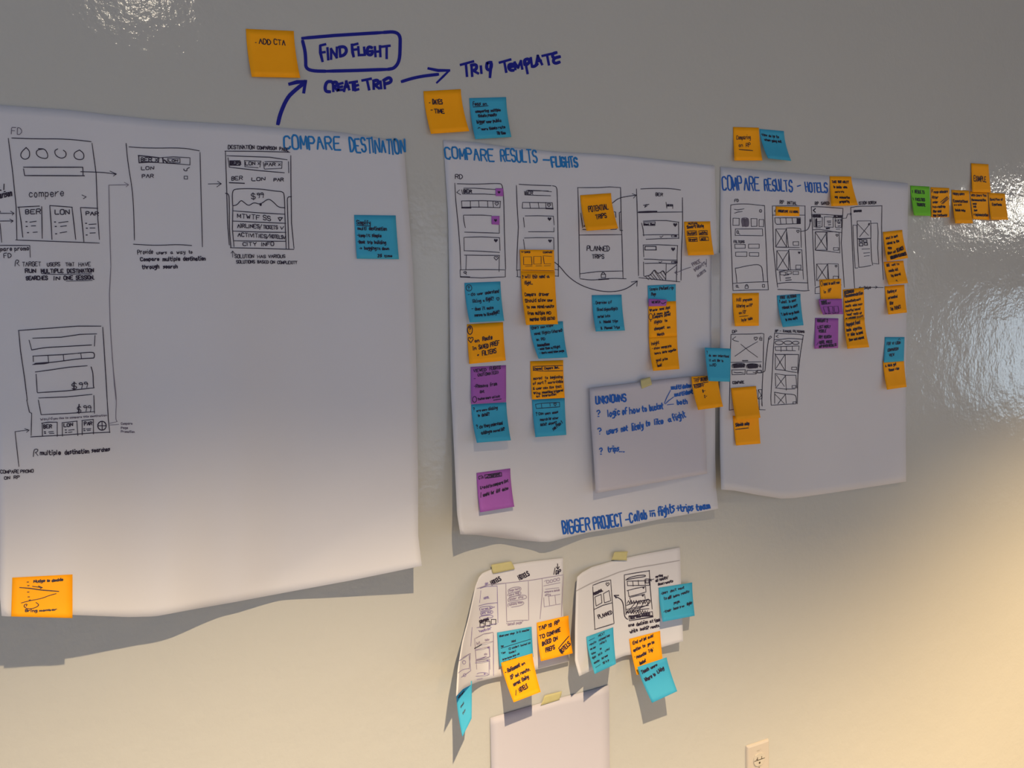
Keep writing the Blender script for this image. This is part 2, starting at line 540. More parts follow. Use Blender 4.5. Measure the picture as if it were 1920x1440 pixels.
# ------------------------------------------------------------------ flip chart sheet 1 (left)
def corner(u, v, cu, cv, size, h, p=1.4):
    d = abs(u-cu)/size[0] + abs(v-cv)/size[1]
    return h*max(0.0, 1-d)**p
def off1(u, v):
    b = smooth_interp([0, .12, .38, .55, .68, .80, 1.0], [.100, .095, .060, .028, .008, .010, .014], u)
    o = .0012 + b*v**3.2
    o += corner(u, v, 1, 1, (.42, .17), .055, 1.15)
    o += .007*math.sin(u*7.5+.6)**2*math.sin(v*math.pi) + .004*math.sin(v*9+u*4)**2*v*(1-v)
    return o
P1 = Sheet('flip_chart_sheet', 'large white flip chart sheet at the left headed COMPARE DESTINATION, bottom corners curling', 'paper',
  [(-58, 189), (0, 197), (125, 206), (219, 217), (312, 226), (396, 231), (450, 234), (526, 240), (630, 247), (700, 257), (757, 269)],
  [(3, 1155), (20, 1156), (136, 1153), (240, 1157), (290, 1156), (360, 1143), (440, 1129), (530, 1112), (660, 1088), (791, 1061)],
  [(-58, 189), (-30, 500), (-8, 800), (0, 1000), (0, 1120), (3, 1155)],
  [(757, 269), (763, 350), (774, 500), (781, 700), (784, 900), (784, 1003), (791, 1061)],
  off1, M['chart'], 60, 56, 'flip chart sheets')
z1 = (0, 200, 4.8)
P1.draw('sketch', '''
L 75 285 115 600 145 900 152 1200
S 105 282 300 290 600 290 820 315
L 828 330 865 600 880 1000 895 1195
L 140 1200 500 1213 895 1228
S 235 368 190 410 185 450 220 478 265 460 268 400 235 368
S 390 380 330 390 325 430 360 460 425 470 432 430 405 380 345 378
S 520 380 490 395 500 440 550 468 595 450 595 410 570 392
S 715 390 665 415 668 460 710 480 755 470 755 420 715 390
w 2
L 212 545 745 545
L 212 560 222 620 760 622
L 745 548 748 620
w 1.5
S 725 585 850 588 960 595 1045 608
L 990 580 1048 606 1020 625
T 262 815 572 805 62 compere
L 738 795 775 812 750 828
w 1.8
L 160 905 355 895
L 170 910 190 1040 205 1175
L 375 900 380 1185
L 450 890 650 905
L 448 890 460 1050 468 1195
L 648 905 665 1050 682 1195
L 725 908 880 915
L 725 912 745 1100 755 1215
T 232 968 365 962 42 BER
T 495 970 625 968 42 LON
T 775 975 885 980 32 PAR
L 268 1040 325 1032
L 282 1074 320 1072
L 298 1132 335 1128
L 528 1045 612 1034
L 545 1078 598 1072
L 540 1136 600 1126
L 800 1060 865 1056
L 810 1092 855 1092
L 810 1138 858 1136
D 238 1036 240 1078 252 1134 495 1038 502 1078 505 1144 775 1050 782 1094 780 1155
''', 'black_ink', z1, 1.6, 'hand-drawn phone screen with four circles and city cards')
P1.draw('caption', 'T 102 246 195 250 58 FD', 'grey_ink', z1, 1.5)
P1.draw('caption', '''
w 2.4
T -60 770 45 745 48 al
T -90 840 105 800 50 comparison
w 1.5
L -60 960 125 960
L 95 940 126 960 110 975
L -60 1030 118 1028
L 88 1012 118 1028 98 1044
L -20 900 5 950
L 0 1050 15 1220
T -80 1300 260 1292 36 compare promo
T 35 1362 102 1356 38 FD
L -60 1248 268 1250 272 1355
''', 'black_ink', z1, 1.5)
z1b = (0, 450, 4.8)
P1.draw('caption', '''
S 135 235 140 185 155 178 172 190 160 205 150 208
L 150 208 175 232
T 205 236 365 234 38 TARGET
T 425 236 540 234 32 USERS
T 592 236 668 234 32 THAT
T 708 236 815 234 34 HAVE
w 2
T 228 296 322 294 34 RUN
T 372 296 570 296 34 MULTIPLE
T 608 296 842 290 34 DESTINATION
T 236 360 428 358 32 SEARCHES
T 486 360 538 358 32 IN
T 575 358 655 356 34 ONE
T 685 356 845 352 34 SESSION.
w 1.3
S 372 302 500 312 700 306 825 304
L 595 370 830 364
''', 'black_ink', z1b, 1.4)
P1.draw('sketch', '''
L 165 815 500 790 700 775 908 775
L 168 820 185 1000 222 1250 245 1440
L 925 785 945 1100 965 1440
L 295 884 550 875 720 850 870 845
L 262 902 285 990
S 285 990 400 968 600 958 825 945
L 855 860 850 955
L 295 1045 560 1032 700 1020
S 700 1020 800 1010 845 1012 852 1040 845 1062
S 845 1062 700 1070 560 1090 430 1105
L 298 1045 300 1095
L 432 1040 438 1105
L 570 1035 575 1085
L 728 1025 733 1065
P 285 1125 320 1106 430 1098 440 1110 400 1118
L 318 1188 450 1170 620 1145 785 1132
L 325 1208 335 1370
L 338 1375 600 1358 848 1330
S 820 1142 838 1200 840 1300 845 1330
w 3
L 668 1280 665 1340
w 1.6
T 650 1345 690 1340 52 $
T 710 1335 790 1328 48 99
L 348 1422 600 1412 828 1390
''', 'black_ink', z1b, 1.7, 'hand-drawn result list with two prices')
z1c = (0, 650, 4.8)
P1.draw('sketch', '''
L 240 480 265 590 285 600 280 800
L 965 480 975 650 988 775
S 275 812 600 795 800 778 990 770
L 345 480 360 560 370 612
L 370 612 600 602 700 595 852 585
L 845 440 850 600
w 2.6
L 712 520 706 590
w 1.5
T 695 596 728 592 54 $
T 752 585 822 583 48 99
w 1.8
L 375 690 430 680 515 680
L 380 690 382 800
L 515 680 515 808
L 560 685 695 670
L 560 688 562 805
L 692 672 700 800
L 738 665 840 655
L 740 668 740 795
L 840 655 842 785
T 395 735 465 732 32 BER
T 575 722 655 716 28 LON
T 760 708 828 704 30 PAR
L 438 768 480 764
L 445 782 485 780
L 618 752 668 746
L 615 772 648 768
L 778 742 818 738
L 785 756 815 752
D 404 766 406 780 592 750 594 772 758 740 760 756
w 2
O 918 712 38 40
L 880 712 955 712
L 918 680 920 748
''', 'black_ink', z1c, 1.6, 'hand-drawn drawer of three city cards with plus')
P1.draw('caption', '''
T 365 665 470 655 20 Would
T 480 655 960 625 14 you like to compare this destination
T 1090 702 1190 700 18 Compare
T 1090 740 1150 738 18 Page
T 1090 772 1210 776 18 Promotion
''', 'grey_ink', z1c, 1.1)
P1.draw('caption', '''
w 1.5
S 300 990 305 930 325 920 345 930 330 950 318 952
L 318 952 342 980
w 2
T 362 975 545 970 38 multiple
T 585 970 800 958 38 destination
T 828 950 988 938 32 searches
w 1.5
T 5 1140 170 1138 28 COMPARE
T 185 1136 300 1132 26 PROMO
T 40 1195 90 1192 24 ON
T 125 1190 175 1188 26 RP
L 170 1078 150 900 135 765 255 750
L 222 738 262 752 240 770
''', 'black_ink', z1c, 1.5)
P1.draw('connector_arrow', '''
L 1156 703 980 706
L 1118 680 1158 703 1135 722
L 980 706 985 1000 998 1440
''', 'grey_ink', z1, 1.3)
P1.draw('connector_arrow', '''
L 998 240 985 480 990 700 1000 900 1030 1300 1045 1440
''', 'grey_ink', z1b, 1.3)
P1.draw('connector_arrow', 'S 1010 100 1035 350 1050 480 1040 650 1055 675\nL 1055 675 988 690\nL 990 706 1070 700', 'grey_ink', z1c, 1.1)
P1.draw('sketch', '''
S 1135 330 1150 500 1200 800 1210 1200
S 1160 362 1350 375 1650 370 1795 398
L 1800 412 1810 800 1822 1262
S 1200 1238 1400 1250 1600 1240 1725 1250
w 2.4
L 1245 440 1340 450 1432 460
L 1248 440 1252 505 1340 498 1425 502 1430 460
w 1.7
T 1270 494 1420 492 34 BER x
w 3
L 1465 465 1470 500
L 1480 480 1500 500
w 1.5
L 1432 460 1560 452 1710 460 1710 525 1560 512 1430 505
R 1508 468 1620 505
T 1518 498 1600 494 18 LON
T 1272 570 1385 565 28 LON
T 1280 642 1380 640 32 PAR
S 1655 560 1655 575 1685 580 1680 560 1705 548
R 1658 625 1688 652
''', 'black_ink', z1, 1.5, 'hand-drawn search screen with two entries')
P1.draw('caption', '''
w 1.4
T 1240 128 1375 122 38 Provide
T 1410 128 1500 126 26 users
T 1535 126 1555 124 26 a
T 1592 126 1665 122 32 way
T 1700 122 1730 120 28 to
w 1.9
T 1265 188 1430 186 30 Compare
T 1465 188 1620 186 34 multiple
T 1650 186 1848 182 34 destination
T 1280 260 1430 256 34 through
T 1470 256 1595 254 30 search
''', 'black_ink', z1b, 1.5)
z1d = (380, 200, 4.8)
P1.draw('sketch', '''
L 200 400 500 402 785 410
L 205 405 215 700 225 1050 240 1245
L 793 440 795 700 800 1050 822 1275
L 218 442 400 448 600 455 760 478
L 228 460 240 545 500 575 735 595
L 772 495 775 595
w 2.2
R 245 488 335 528
T 252 522 345 518 28 BERx
w 1.5
L 375 485 525 490 515 545
L 378 485 380 540 500 550
T 385 526 515 522 28 LON x
L 545 500 555 560
L 560 495 715 495 712 555 560 562
T 562 535 700 530 28 PAR x
T 262 662 358 660 34 BER
w 2.4
L 240 684 375 690
w 1.6
T 442 668 562 664 30 LON
T 640 672 728 670 28 PAR
S 270 890 265 760 300 738 500 738 650 760 725 765 735 800 740 920
T 440 830 475 830 50 $
T 490 822 550 818 44 99
S 272 892 310 885 345 840 370 860 415 895 460 860 520 882 590 825 640 860 680 905 735 910
O 522 882 7 8
O 522 882 3 3
L 275 938 500 955 735 968
L 272 890 268 1100 282 1260
L 738 900 745 1100 752 1280
T 312 998 515 1018 38 MTWTF
T 545 1018 612 1028 40 SS
w 2.2
L 680 1000 695 1028 718 1000 690 998
w 1.6
L 272 1030 500 1040 748 1050
T 315 1088 510 1094 34 AIRLINES
L 512 1105 532 1060
T 545 1098 675 1102 32 TICKETS
L 700 1080 712 1104 730 1078
L 270 1120 500 1128 750 1132
T 318 1168 575 1182 32 ACTIVITIES
L 575 1190 605 1145
T 608 1182 722 1190 30 HOTELS
L 722 1160 735 1190 748 1158
L 285 1208 500 1210 750 1212
T 362 1250 485 1254 30 CITY
T 530 1254 640 1252 32 INFO
L 250 1270 500 1275 820 1285
S 205 780 235 785 240 850 240 1100 255 1270
S 800 810 765 812 762 850 770 1100 775 1280
''', 'black_ink', z1d, 1.6, 'hand-drawn comparison page with price curve and menu rows')
P1.draw('caption', '''
w 1.5
T 230 380 465 382 34 DESTINATION
T 492 384 665 388 28 COMPARISON
T 692 392 772 404 30 PAGE
w 1.4
L 270 1355 270 1302
L 255 1318 270 1300 288 1322
T 290 1362 460 1362 32 SOLUTION
T 495 1362 568 1360 26 HAS
T 592 1362 742 1360 28 VARIOUS
T 305 1410 470 1410 28 SOLUTIONS
T 495 1410 650 1412 26 BASED ON
T 675 1416 848 1416 26 COMPLEXITY
''', 'black_ink', z1d, 1.4)
P1.draw('connector_arrow', 'L 50 696 168 694\nL 135 672 168 694 128 722', 'black_ink', z1d, 1.5)
P1.draw('heading', '''
w 3.6
T 735 380 1240 388 118 COMPARE
T 1330 405 1825 425 125 DESTINATION
''', 'teal_marker', z1d, 3.6, 'blue marker heading', lean=.12)

# ------------------------------------------------------------------ flip chart sheet 2 (middle)
def off2(u, v):
    b = smooth_interp([0, .05, .2, .35, .5, .75, 1.0], [.052, .048, .036, .030, .015, .013, .030], u)
    o = .0012 + b*v**5
    o += corner(u, v, 0, 1, (.30, .07), .012, 1.0)
    o += .003*math.sin(u*6+1)**2*math.sin(v*math.pi)
    o -= .030*max(0, (v-.975)/.025)*max(0, 1-abs(u-.15)/.17)**.7
    return max(o, .0012)
P2 = Sheet('flip_chart_sheet', 'large white flip chart sheet in the middle headed COMPARE RESULTS - FLIGHTS', 'paper',
  [(831, 263), (890, 267), (947, 275), (1031, 284), (1156, 291), (1250, 301), (1340, 311)],
  [(863, 1002), (895, 1003), (950, 1010), (1010, 1016), (1030, 1016), (1100, 999), (1180, 986), (1240, 973), (1331, 957), (1347, 954)],
  [(831, 263), (840, 400), (842, 500), (845, 725), (852, 860), (857, 964), (863, 1002)],
  [(1340, 311), (1344, 450), (1341, 700), (1341, 860), (1343, 920), (1347, 954)],
  off2, M['chart'], 50, 80, 'flip chart sheets')
z2 = (820, 280, 4.8)
P2.draw('heading', '''
w 3.2
T 75 80 510 108 108 COMPARE
T 575 105 900 122 108 RESULTS
w 4
L 955 95 1005 97
w 3.8
T 1035 158 1265 158 86 FLIGHTS
''', 'teal_marker', z2, 3.4, 'blue marker heading', lean=.1)
P2.draw('caption', 'T 162 265 228 264 38 RD', 'black_ink', z2, 1.4)
P2.draw('sketch', '''
L 158 305 165 450 190 700 205 900 212 1085
S 178 310 350 315 550 305 590 318 600 500 605 800 615 1080
L 205 1085 400 1082 605 1085
L 205 1090 208 1150 400 1158 610 1148
L 612 1085 612 1148
w 3
L 210 1148 290 1150
w 1.4
L 200 365 175 388 210 408
L 238 350 340 350 525 362
L 218 365 228 402 420 402 560 410
w 1.9
T 238 392 310 392 28 BER
w 1.4
L 218 465 400 462 570 468
L 218 468 222 520 400 520 565 525
L 298 465 298 520
L 372 465 376 522
L 452 465 455 520
L 500 465 505 520
L 568 470 565 525
h 535 490 16
w 3.4
L 222 526 300 526
w 1.4
L 235 595 240 650 252 705
L 240 592 400 592 487 598
L 245 745 400 750 555 755
L 558 680 558 755
L 245 792 400 788 560 795
L 240 795 242 915
L 245 912 400 918 560 928
L 560 795 565 910
H 527 822 17
L 245 952 400 955 560 955
L 262 955 258 1078
L 558 955 556 1100
h 530 980 18
O 250 1108 12 8
L 256 1115 262 1128
''', 'black_ink', z2, 1.4, 'hand-drawn phone screen of liked flights')
P2.draw('sketch', '''
L 712 325 718 500 730 700 720 900 715 1085
S 735 315 850 322 950 325 1025 328
S 1035 328 1075 335 1080 400 1085 700 1090 1000 1090 1145
L 785 378 788 410 900 415 1020 418
L 815 368 920 372 1028 382
L 800 372 1000 375
T 795 408 860 406 28 BER
R 768 478 1035 532
L 830 478 838 530
L 908 478 915 530
L 975 478 978 528
h 1005 502 15
w 3.4
L 980 532 1040 535
w 1.4
L 790 600 900 598 1045 602
L 775 615 785 700
L 820 742 1050 742
L 1045 605 1052 680
L 1050 705 1050 740
H 1010 628 17
L 785 798 900 795 1048 796
L 775 812 788 900
L 1048 798 1050 900
H 1014 826 16
L 712 1088 745 1085
L 720 1090 722 1145
L 712 1146 760 1150
L 1050 1080 1085 1085
L 1058 1140 1085 1142
''', 'black_ink', z2, 1.4, 'hand-drawn phone screen above the saved note')
P2.draw('sketch', '''
L 1262 345 1450 345 1550 338 1650 345
L 1265 345 1275 700 1280 1000 1283 1155
L 1650 345 1655 600 1665 900 1672 1160
L 1275 772 1450 770 1660 768
L 1283 1120 1450 1100 1670 1095
S 1285 1165 1400 1180 1550 1160 1700 1165
w 3.2
L 1455 1172 1540 1166
w 1.5
R 1475 1125 1515 1155
S 1480 1122 1485 1108 1500 1108 1508 1122
T 1348 912 1550 918 44 PLANNED
T 1395 982 1500 982 36 TRIPS
L 1290 575 1300 640 1308 705
L 1310 722 1345 724
L 1325 685 1318 695 1330 692
L 1590 562 1605 565 1608 612
L 1655 560 1638 570 1645 730 1668 730
L 1560 722 1610 720 1618 700
''', 'black_ink', z2, 1.4, 'hand-drawn phone screen reading PLANNED TRIPS')
P2.draw('connector_arrow', '''
S 1050 1012 1100 1050 1180 1150 1300 1230 1450 1275 1580 1285 1700 1260 1795 1190
L 1745 1195 1800 1185 1795 1232
''', 'black_ink', z2, 1.5)
P2.draw('connector_arrow', '''
S 1575 485 1630 440 1700 425 1790 412
L 1755 400 1790 412 1765 440
''', 'black_ink', z2, 1.4)
z2b = (1070, 330, 6.4)
P2.draw('sketch', '''
L 790 155 802 500 810 900 815 1195
L 1342 260 1345 600 1330 900 1325 1250
S 840 155 1000 148 1200 150 1320 168
T 1022 240 1105 240 36 BER
w 1.6
L 875 352 940 340
L 905 342 890 376
L 915 350 935 340
L 895 372 915 360
w 1.4
L 1145 315 1155 385
L 1155 362 1225 362 1225 390
R 1160 342 1225 362
T 1165 358 1220 356 14 om
L 800 438 1345 432
w 4
L 820 435 1030 428
w 1.4
L 872 542 1000 535 1150 535 1300 555
L 852 565 870 640 878 720
L 870 708 1000 705 1290 705
L 1295 560 1298 750
L 905 760 1100 752 1300 748
R 878 555 1015 595
T 885 588 1005 586 18 Best time
H 1255 588 24
R 1212 710 1272 730
P 1245 708 1275 710 1275 732 1245 732
L 1072 725 1085 738 1108 718
L 872 828 1050 825 1285 835
L 872 830 878 970
L 1283 835 1278 970
w 2
R 895 845 1025 888
w 1.4
H 1230 880 24
S 880 998 1000 1000 1100 1010 1278 1010
L 875 1032 878 1200
L 1278 960 1280 1050
L 1060 1030 1070 1045 1095 1025
R 1212 1025 1272 1042
P 1245 1022 1278 1024 1278 1044 1245 1044
S 890 1050 1100 1045 1200 1055 1270 1052
L 1148 1050 1142 1245
L 1275 1060 1270 1270
L 1272 1068 1145 1168
S 885 1205 950 1195 980 1160 1008 1120 1040 1170 1080 1160 1112 1128 1140 1190
L 820 1220 1000 1240 1310 1270
L 900 1208 935 1245
L 930 1200 975 1245
L 955 1180 1010 1240
L 975 1158 1040 1245
L 1000 1130 1080 1248
L 1040 1165 1110 1248
L 1080 1160 1140 1240
L 1105 1140 1140 1190
''', 'black_ink', z2b, 1.4, 'hand-drawn trip screen with hatched price graph')
P2.draw('caption', '''
T 1470 1085 1565 1035 38 PRICE
T 1495 1145 1625 1055 34 INSIGHTS
T 1530 1215 1625 1145 30 ALERTS
L 1630 998 1628 1090
S 1440 1095 1350 1125 1300 1150 1250 1162
L 1275 1135 1248 1162 1282 1182
''', 'grey_ink', z2b, 1.2)
z2c = (840, 860, 4.8)
P2.draw('heading', '''
w 3.6
T 1040 680 1280 645 112 BIGGER
T 1318 638 1575 600 108 PROJECT
w 3.4
L 1600 550 1630 545
''', 'deep_blue_marker', z2c, 3.4, 'blue marker line at the foot of the sheet', lean=.12)
z2d = (1180, 860, 6.4)
P2.draw('heading', '''
T 10 765 215 720 110 Collab
T 255 692 308 688 60 in
w 3
L 258 630 300 622
w 3
T 350 685 545 645 105 flights
T 572 640 770 622 80 +trips
T 805 625 968 590 70 team
''', 'deep_blue_marker', z2d, 3.0, lean=.1)

# ------------------------------------------------------------------ flip chart sheet 3 (right)
def off3(u, v):
    b = smooth_interp([0, .1, .3, .45, .7, 1.0], [.040, .034, .012, .004, .008, .012], u)
    o = .0014 + b*v**6
    o += .0025*math.sin(u*5+2)**2*math.sin(v*math.pi)
    return o
P3 = Sheet('flip_chart_sheet', 'large white flip chart sheet at the right headed COMPARE RESULTS - HOTELS', 'paper',
  [(1351, 313), (1432, 320), (1540, 329), (1640, 338), (1703, 344)],
  [(1352, 918), (1378, 920), (1420, 928), (1465, 935), (1490, 934), (1560, 924), (1699, 903)],
  [(1351, 313), (1350, 500), (1349, 700), (1350, 850), (1352, 918)],
  [(1703, 344), (1701, 500), (1698, 730), (1699, 903)],
  off3, M['chart'], 40, 40, 'flip chart sheets')
z3 = (1340, 320, 9.6)
P3.draw('heading', '''
w 2.7
T 145 345 800 365 245 COMPARE
T 905 355 1400 385 210 RESULTS
w 2.8
L 1490 282 1545 265
T 1645 380 2030 395 165 HOTELS
''', 'deep_blue_marker', z3, 2.6, 'blue marker heading', lean=.1)
P3.draw('caption', '''
T 360 565 430 562 50 FD
T 1180 600 1245 600 60 RP
T 1312 605 1480 612 52 INITIAL
T 1812 620 1870 620 60 RP
T 1920 612 2060 612 50 SAVED
T 2600 610 2735 608 52 ISTION
T 2765 602 2905 598 48 SCREEN
''', 'black_ink', z3, 1.2)
P3.draw('sketch', '''
S 290 620 400 600 600 598 750 618 900 630
L 290 625 285 900 295 1200 310 1600 325 2040 330 2150
L 900 630 905 900 930 1400 950 1900 968 2145
L 330 2160 600 2150 970 2145
L 355 695 420 705 530 688
L 358 765 420 745 497 735
O 828 725 20 25
R 332 855 445 985
R 655 862 762 1000
R 800 880 885 1008
R 375 1050 860 1172
O 415 1105 16 25
L 425 1125 455 1145
T 348 1300 535 1302 42 FILTERS
R 362 1325 552 1395
R 612 1325 805 1395
R 378 1468 582 1545
R 625 1475 795 1540
S 370 1755 430 1750 550 1720 700 1695 790 1690 850 1730 860 1800 880 1990
L 372 1755 390 1900 402 2020
L 335 2030 600 2010 965 2000
O 402 2080 16 20
L 410 2095 436 2110
R 550 2075 605 2118
S 562 2072 565 2050 590 2050 595 2072
R 860 2050 900 2098
''', 'black_ink', z3, 1.25, 'hand-drawn phone screen with filter buttons')
P3.draw('sketch', '''
w 1.1
S 490 860 480 900 490 960 520 1005 600 1010 618 960 612 880 590 850 520 848 490 860
Z 490 865 610 1005 16
Z 495 1000 615 860 14
''', 'grey_ink', z3, 1.3, 'grey scribbled-over box')
P3.draw('sketch', '''
L 1040 635 1330 630 1630 635
L 1040 640 1050 1000 1060 1400 1110 1900 1135 2100
L 1628 640 1630 1100 1650 1600 1685 2140
L 1040 800 1630 800
L 1105 690 1075 730 1105 745
L 1080 850 1545 848
L 1085 855 1090 930 1115 965 1545 955
L 1180 855 1192 955
L 1285 855 1292 960
L 1395 855 1410 955
w 2
R 1485 865 1542 950
Z 1488 870 1540 950 4
w 1.2
I 1100 1050 1295 1375
L 1295 1035 1420 1030 1550 1045 1562 1385
L 1290 1040 1330 1375
L 1110 1378 1525 1384
R 1412 1280 1512 1345
h 1500 1095 24
S 1545 1095 1620 1085 1680 1060 1715 980 1722 890
R 1712 878 1735 915
I 1120 1440 1335 1790
L 1335 1420 1570 1425 1590 1790
L 1335 1425 1368 1785
H 1522 1478 24
R 1462 1700 1555 1770
S 1160 1820 1250 1800 1350 1785 1590 1790
L 1165 1820 1185 1985
L 1590 1790 1600 1955
R 1185 1825 1275 1878
R 1300 1815 1380 1860
R 1408 1815 1510 1868
w 1.8
L 1245 1885 1335 1872
L 1278 1935 1368 1928
L 1280 1975 1380 1965
w 1.3
S 1135 2035 1300 2010 1500 2015 1680 2020
S 1135 2140 1400 2145 1600 2168 1705 2155
''', 'black_ink', z3, 1.25, 'hand-drawn hotel result list')
z3b = (1500, 320, 9.6)
P3.draw('sketch', '''
S 205 650 400 650 600 668 775 680
L 205 652 225 1000 240 1400 260 1800 275 2080
L 775 680 760 1000 745 1300 780 1800 800 2100
w 2.4
L 275 685 240 715 275 748
w 1.2
S 220 790 400 785 600 800 770 808
w 2
T 235 832 370 832 30 SELECTED
T 615 845 740 838 30 FILTER
O 738 828 12 14
w 1.2
R 255 838 405 1010
Z 280 870 310 1010 6
L 315 918 378 912
L 325 948 372 942
L 330 985 372 980
R 440 830 598 1020
w 1.7
L 490 910 555 906
L 500 938 552 934
L 510 975 552 970
w 1.2
R 635 850 750 1025
R 645 885 690 910
R 695 878 738 908
w 1.7
L 670 935 725 932
L 690 950 722 948
L 685 998 720 994
w 1.2
L 290 1030 370 1030
T 470 1050 540 1048 18 SORT
L 650 1055 720 1055
S 230 1065 400 1060 600 1100 745 1115
L 765 858 835 855 860 782 925 778
L 905 762 928 778 905 798
I 275 1105 490 1430
L 280 1100 640 1100 705 1110
L 470 1108 490 1425
L 705 1110 718 1480
R 605 1385 695 1432
h 668 1165 20
L 285 1435 500 1450 715 1480
I 300 1680 500 1980
L 500 1675 690 1680 700 1985 500 1985
L 500 1680 525 2040
R 600 1900 690 1955
h 650 1720 18
S 275 2110 400 2070 600 2060 745 2055
L 275 2120 272 2215 350 2212
''', 'black_ink', z3b, 1.25, 'hand-drawn phone screen of saved hotels')
P3.draw('sketch', '''
S 915 665 1050 640 1250 640 1480 632
L 915 668 930 1000 945 1400 965 1800 985 2120
L 1475 635 1470 1000 1480 1500 1500 1960
L 985 2128 1200 2100 1500 2105
w 2
T 975 745 1105 738 28 DRAWER
w 1.2
R 1030 905 1275 1215
L 1040 960 1235 1165
L 1075 1190 1240 980
P 1225 970 1240 940 1258 945 1252 988
L 1270 950 1395 945 1408 1100 1400 1400 1420 1680 1320 1670
L 955 980 1025 985
L 955 985 965 1300 985 1600 995 1755 1040 1750
L 1025 985 1040 1400 1060 1740
S 1060 1740 1150 1735 1280 1705
L 1275 1220 1290 1600 1310 1700
w 1.8
L 1050 1232 1275 1218
R 1070 1245 1120 1285
R 1145 1245 1205 1285
R 1070 1305 1130 1355
R 1155 1300 1215 1340
w 1.2
L 1115 1412 1255 1408
L 1145 1485 1255 1475
L 1155 1540 1250 1530
''', 'black_ink', z3b, 1.25, 'hand-drawn drawer screen with swipe card')
z3d = (1500, 450, 8)
P3.draw('caption', '''
T 960 738 1060 728 42 Swipe
L 945 712 888 715
L 905 700 888 715 910 725
L 1085 712 1158 708
L 1135 690 1160 708 1132 728
''', 'black_ink', z3d, 1.2)
z3c = (1340, 600, 9.6)
P3.draw('caption', '''
T 318 235 400 232 50 DP
T 1092 218 1140 216 38 RP
L 1172 198 1195 198
w 2.4
L 1240 180 1242 215
w 1.3
T 1268 225 1385 225 36 PROG.
T 1415 220 1615 232 36 FILTERING
T 325 1152 530 1142 45 COMPARE
''', 'black_ink', z3c, 1.2)
P3.draw('sketch', '''
S 295 262 450 255 650 255 850 242
L 850 242 888 250 880 500 875 800 858 1200 850 1540
L 295 265 285 500 280 760 275 1200 265 1625 340 1612
L 380 302 320 345 350 370 430 388
h 740 335 30
L 808 318 812 365 850 368 852 318
L 830 345 828 295
w 1.1
L 365 655 560 515 775 390
L 470 435 620 560 775 670
T 500 740 600 738 16 ooooo
w 1.3
L 285 765 600 758 845 752
S 320 860 312 810 350 788 480 780 548 790 545 830 480 850 340 862
S 575 860 570 820 610 790 700 785 780 800 790 835 740 862 620 870
w 2.4
Z 335 800 540 850 14
Z 590 800 775 860 13
w 1.4
L 812 850 820 800 835 850 805 830
R 310 900 552 980
L 345 940 400 950 460 945 520 955
R 582 908 750 972
w 2
R 768 908 842 950
w 1.3
L 690 940 760 958
S 845 945 900 930 910 900 915 800 950 500 975 320
L 975 320 1005 288 1028 308 985 345
L 975 320 985 350
L 752 1255 760 1440
R 785 1255 850 1420
L 790 1265 858 1395
L 795 1410 850 1350
L 800 1420 805 1615
L 850 1400 858 1550
L 815 1615 912 1620
''', 'black_ink', z3c, 1.25, 'hand-drawn detail page with crossed picture')
P3.draw('sketch', '''
S 1080 235 1250 250 1500 255 1600 275
L 1080 238 1060 500 1035 1000 1012 1400 1020 1535
L 1600 275 1585 350 1545 600 1500 1000 1490 1510
S 1075 355 1250 345 1350 330 1590 348
L 1145 270 1105 295 1145 315
O 1160 410 75 36
O 1320 410 72 33
O 1460 412 60 28
L 1085 482 1520 468
L 1090 485 1098 548 1455 552
L 1195 485 1195 570
L 1290 480 1298 550
L 1398 475 1402 550
L 1520 470 1515 545
w 1.6
L 1085 605 1090 620 1510 622
w 1.25
L 1092 625 1092 890
S 1092 890 1250 905 1350 930 1475 945
L 1512 625 1495 960
L 1272 625 1272 905
L 1105 640 1265 905
L 1260 635 1105 870
R 1388 848 1478 895
L 1088 965 1280 995 1465 995
L 1092 968 1100 1195
L 1465 995 1480 1225
L 1092 1222 1280 1245 1445 1242
L 1275 1000 1292 1265
L 1112 990 1255 1195
L 1272 1010 1105 1222
R 1395 1182 1462 1225
S 1075 1300 1250 1330 1400 1338 1470 1360 1472 1500
L 1082 1305 1082 1500
L 1275 1335 1290 1500
L 1085 1335 1255 1505
L 1272 1340 1140 1510
R 1410 1475 1465 1510
L 1020 1535 1250 1520 1460 1510
''', 'black_ink', z3c, 1.25, 'hand-drawn filtered hotel list')

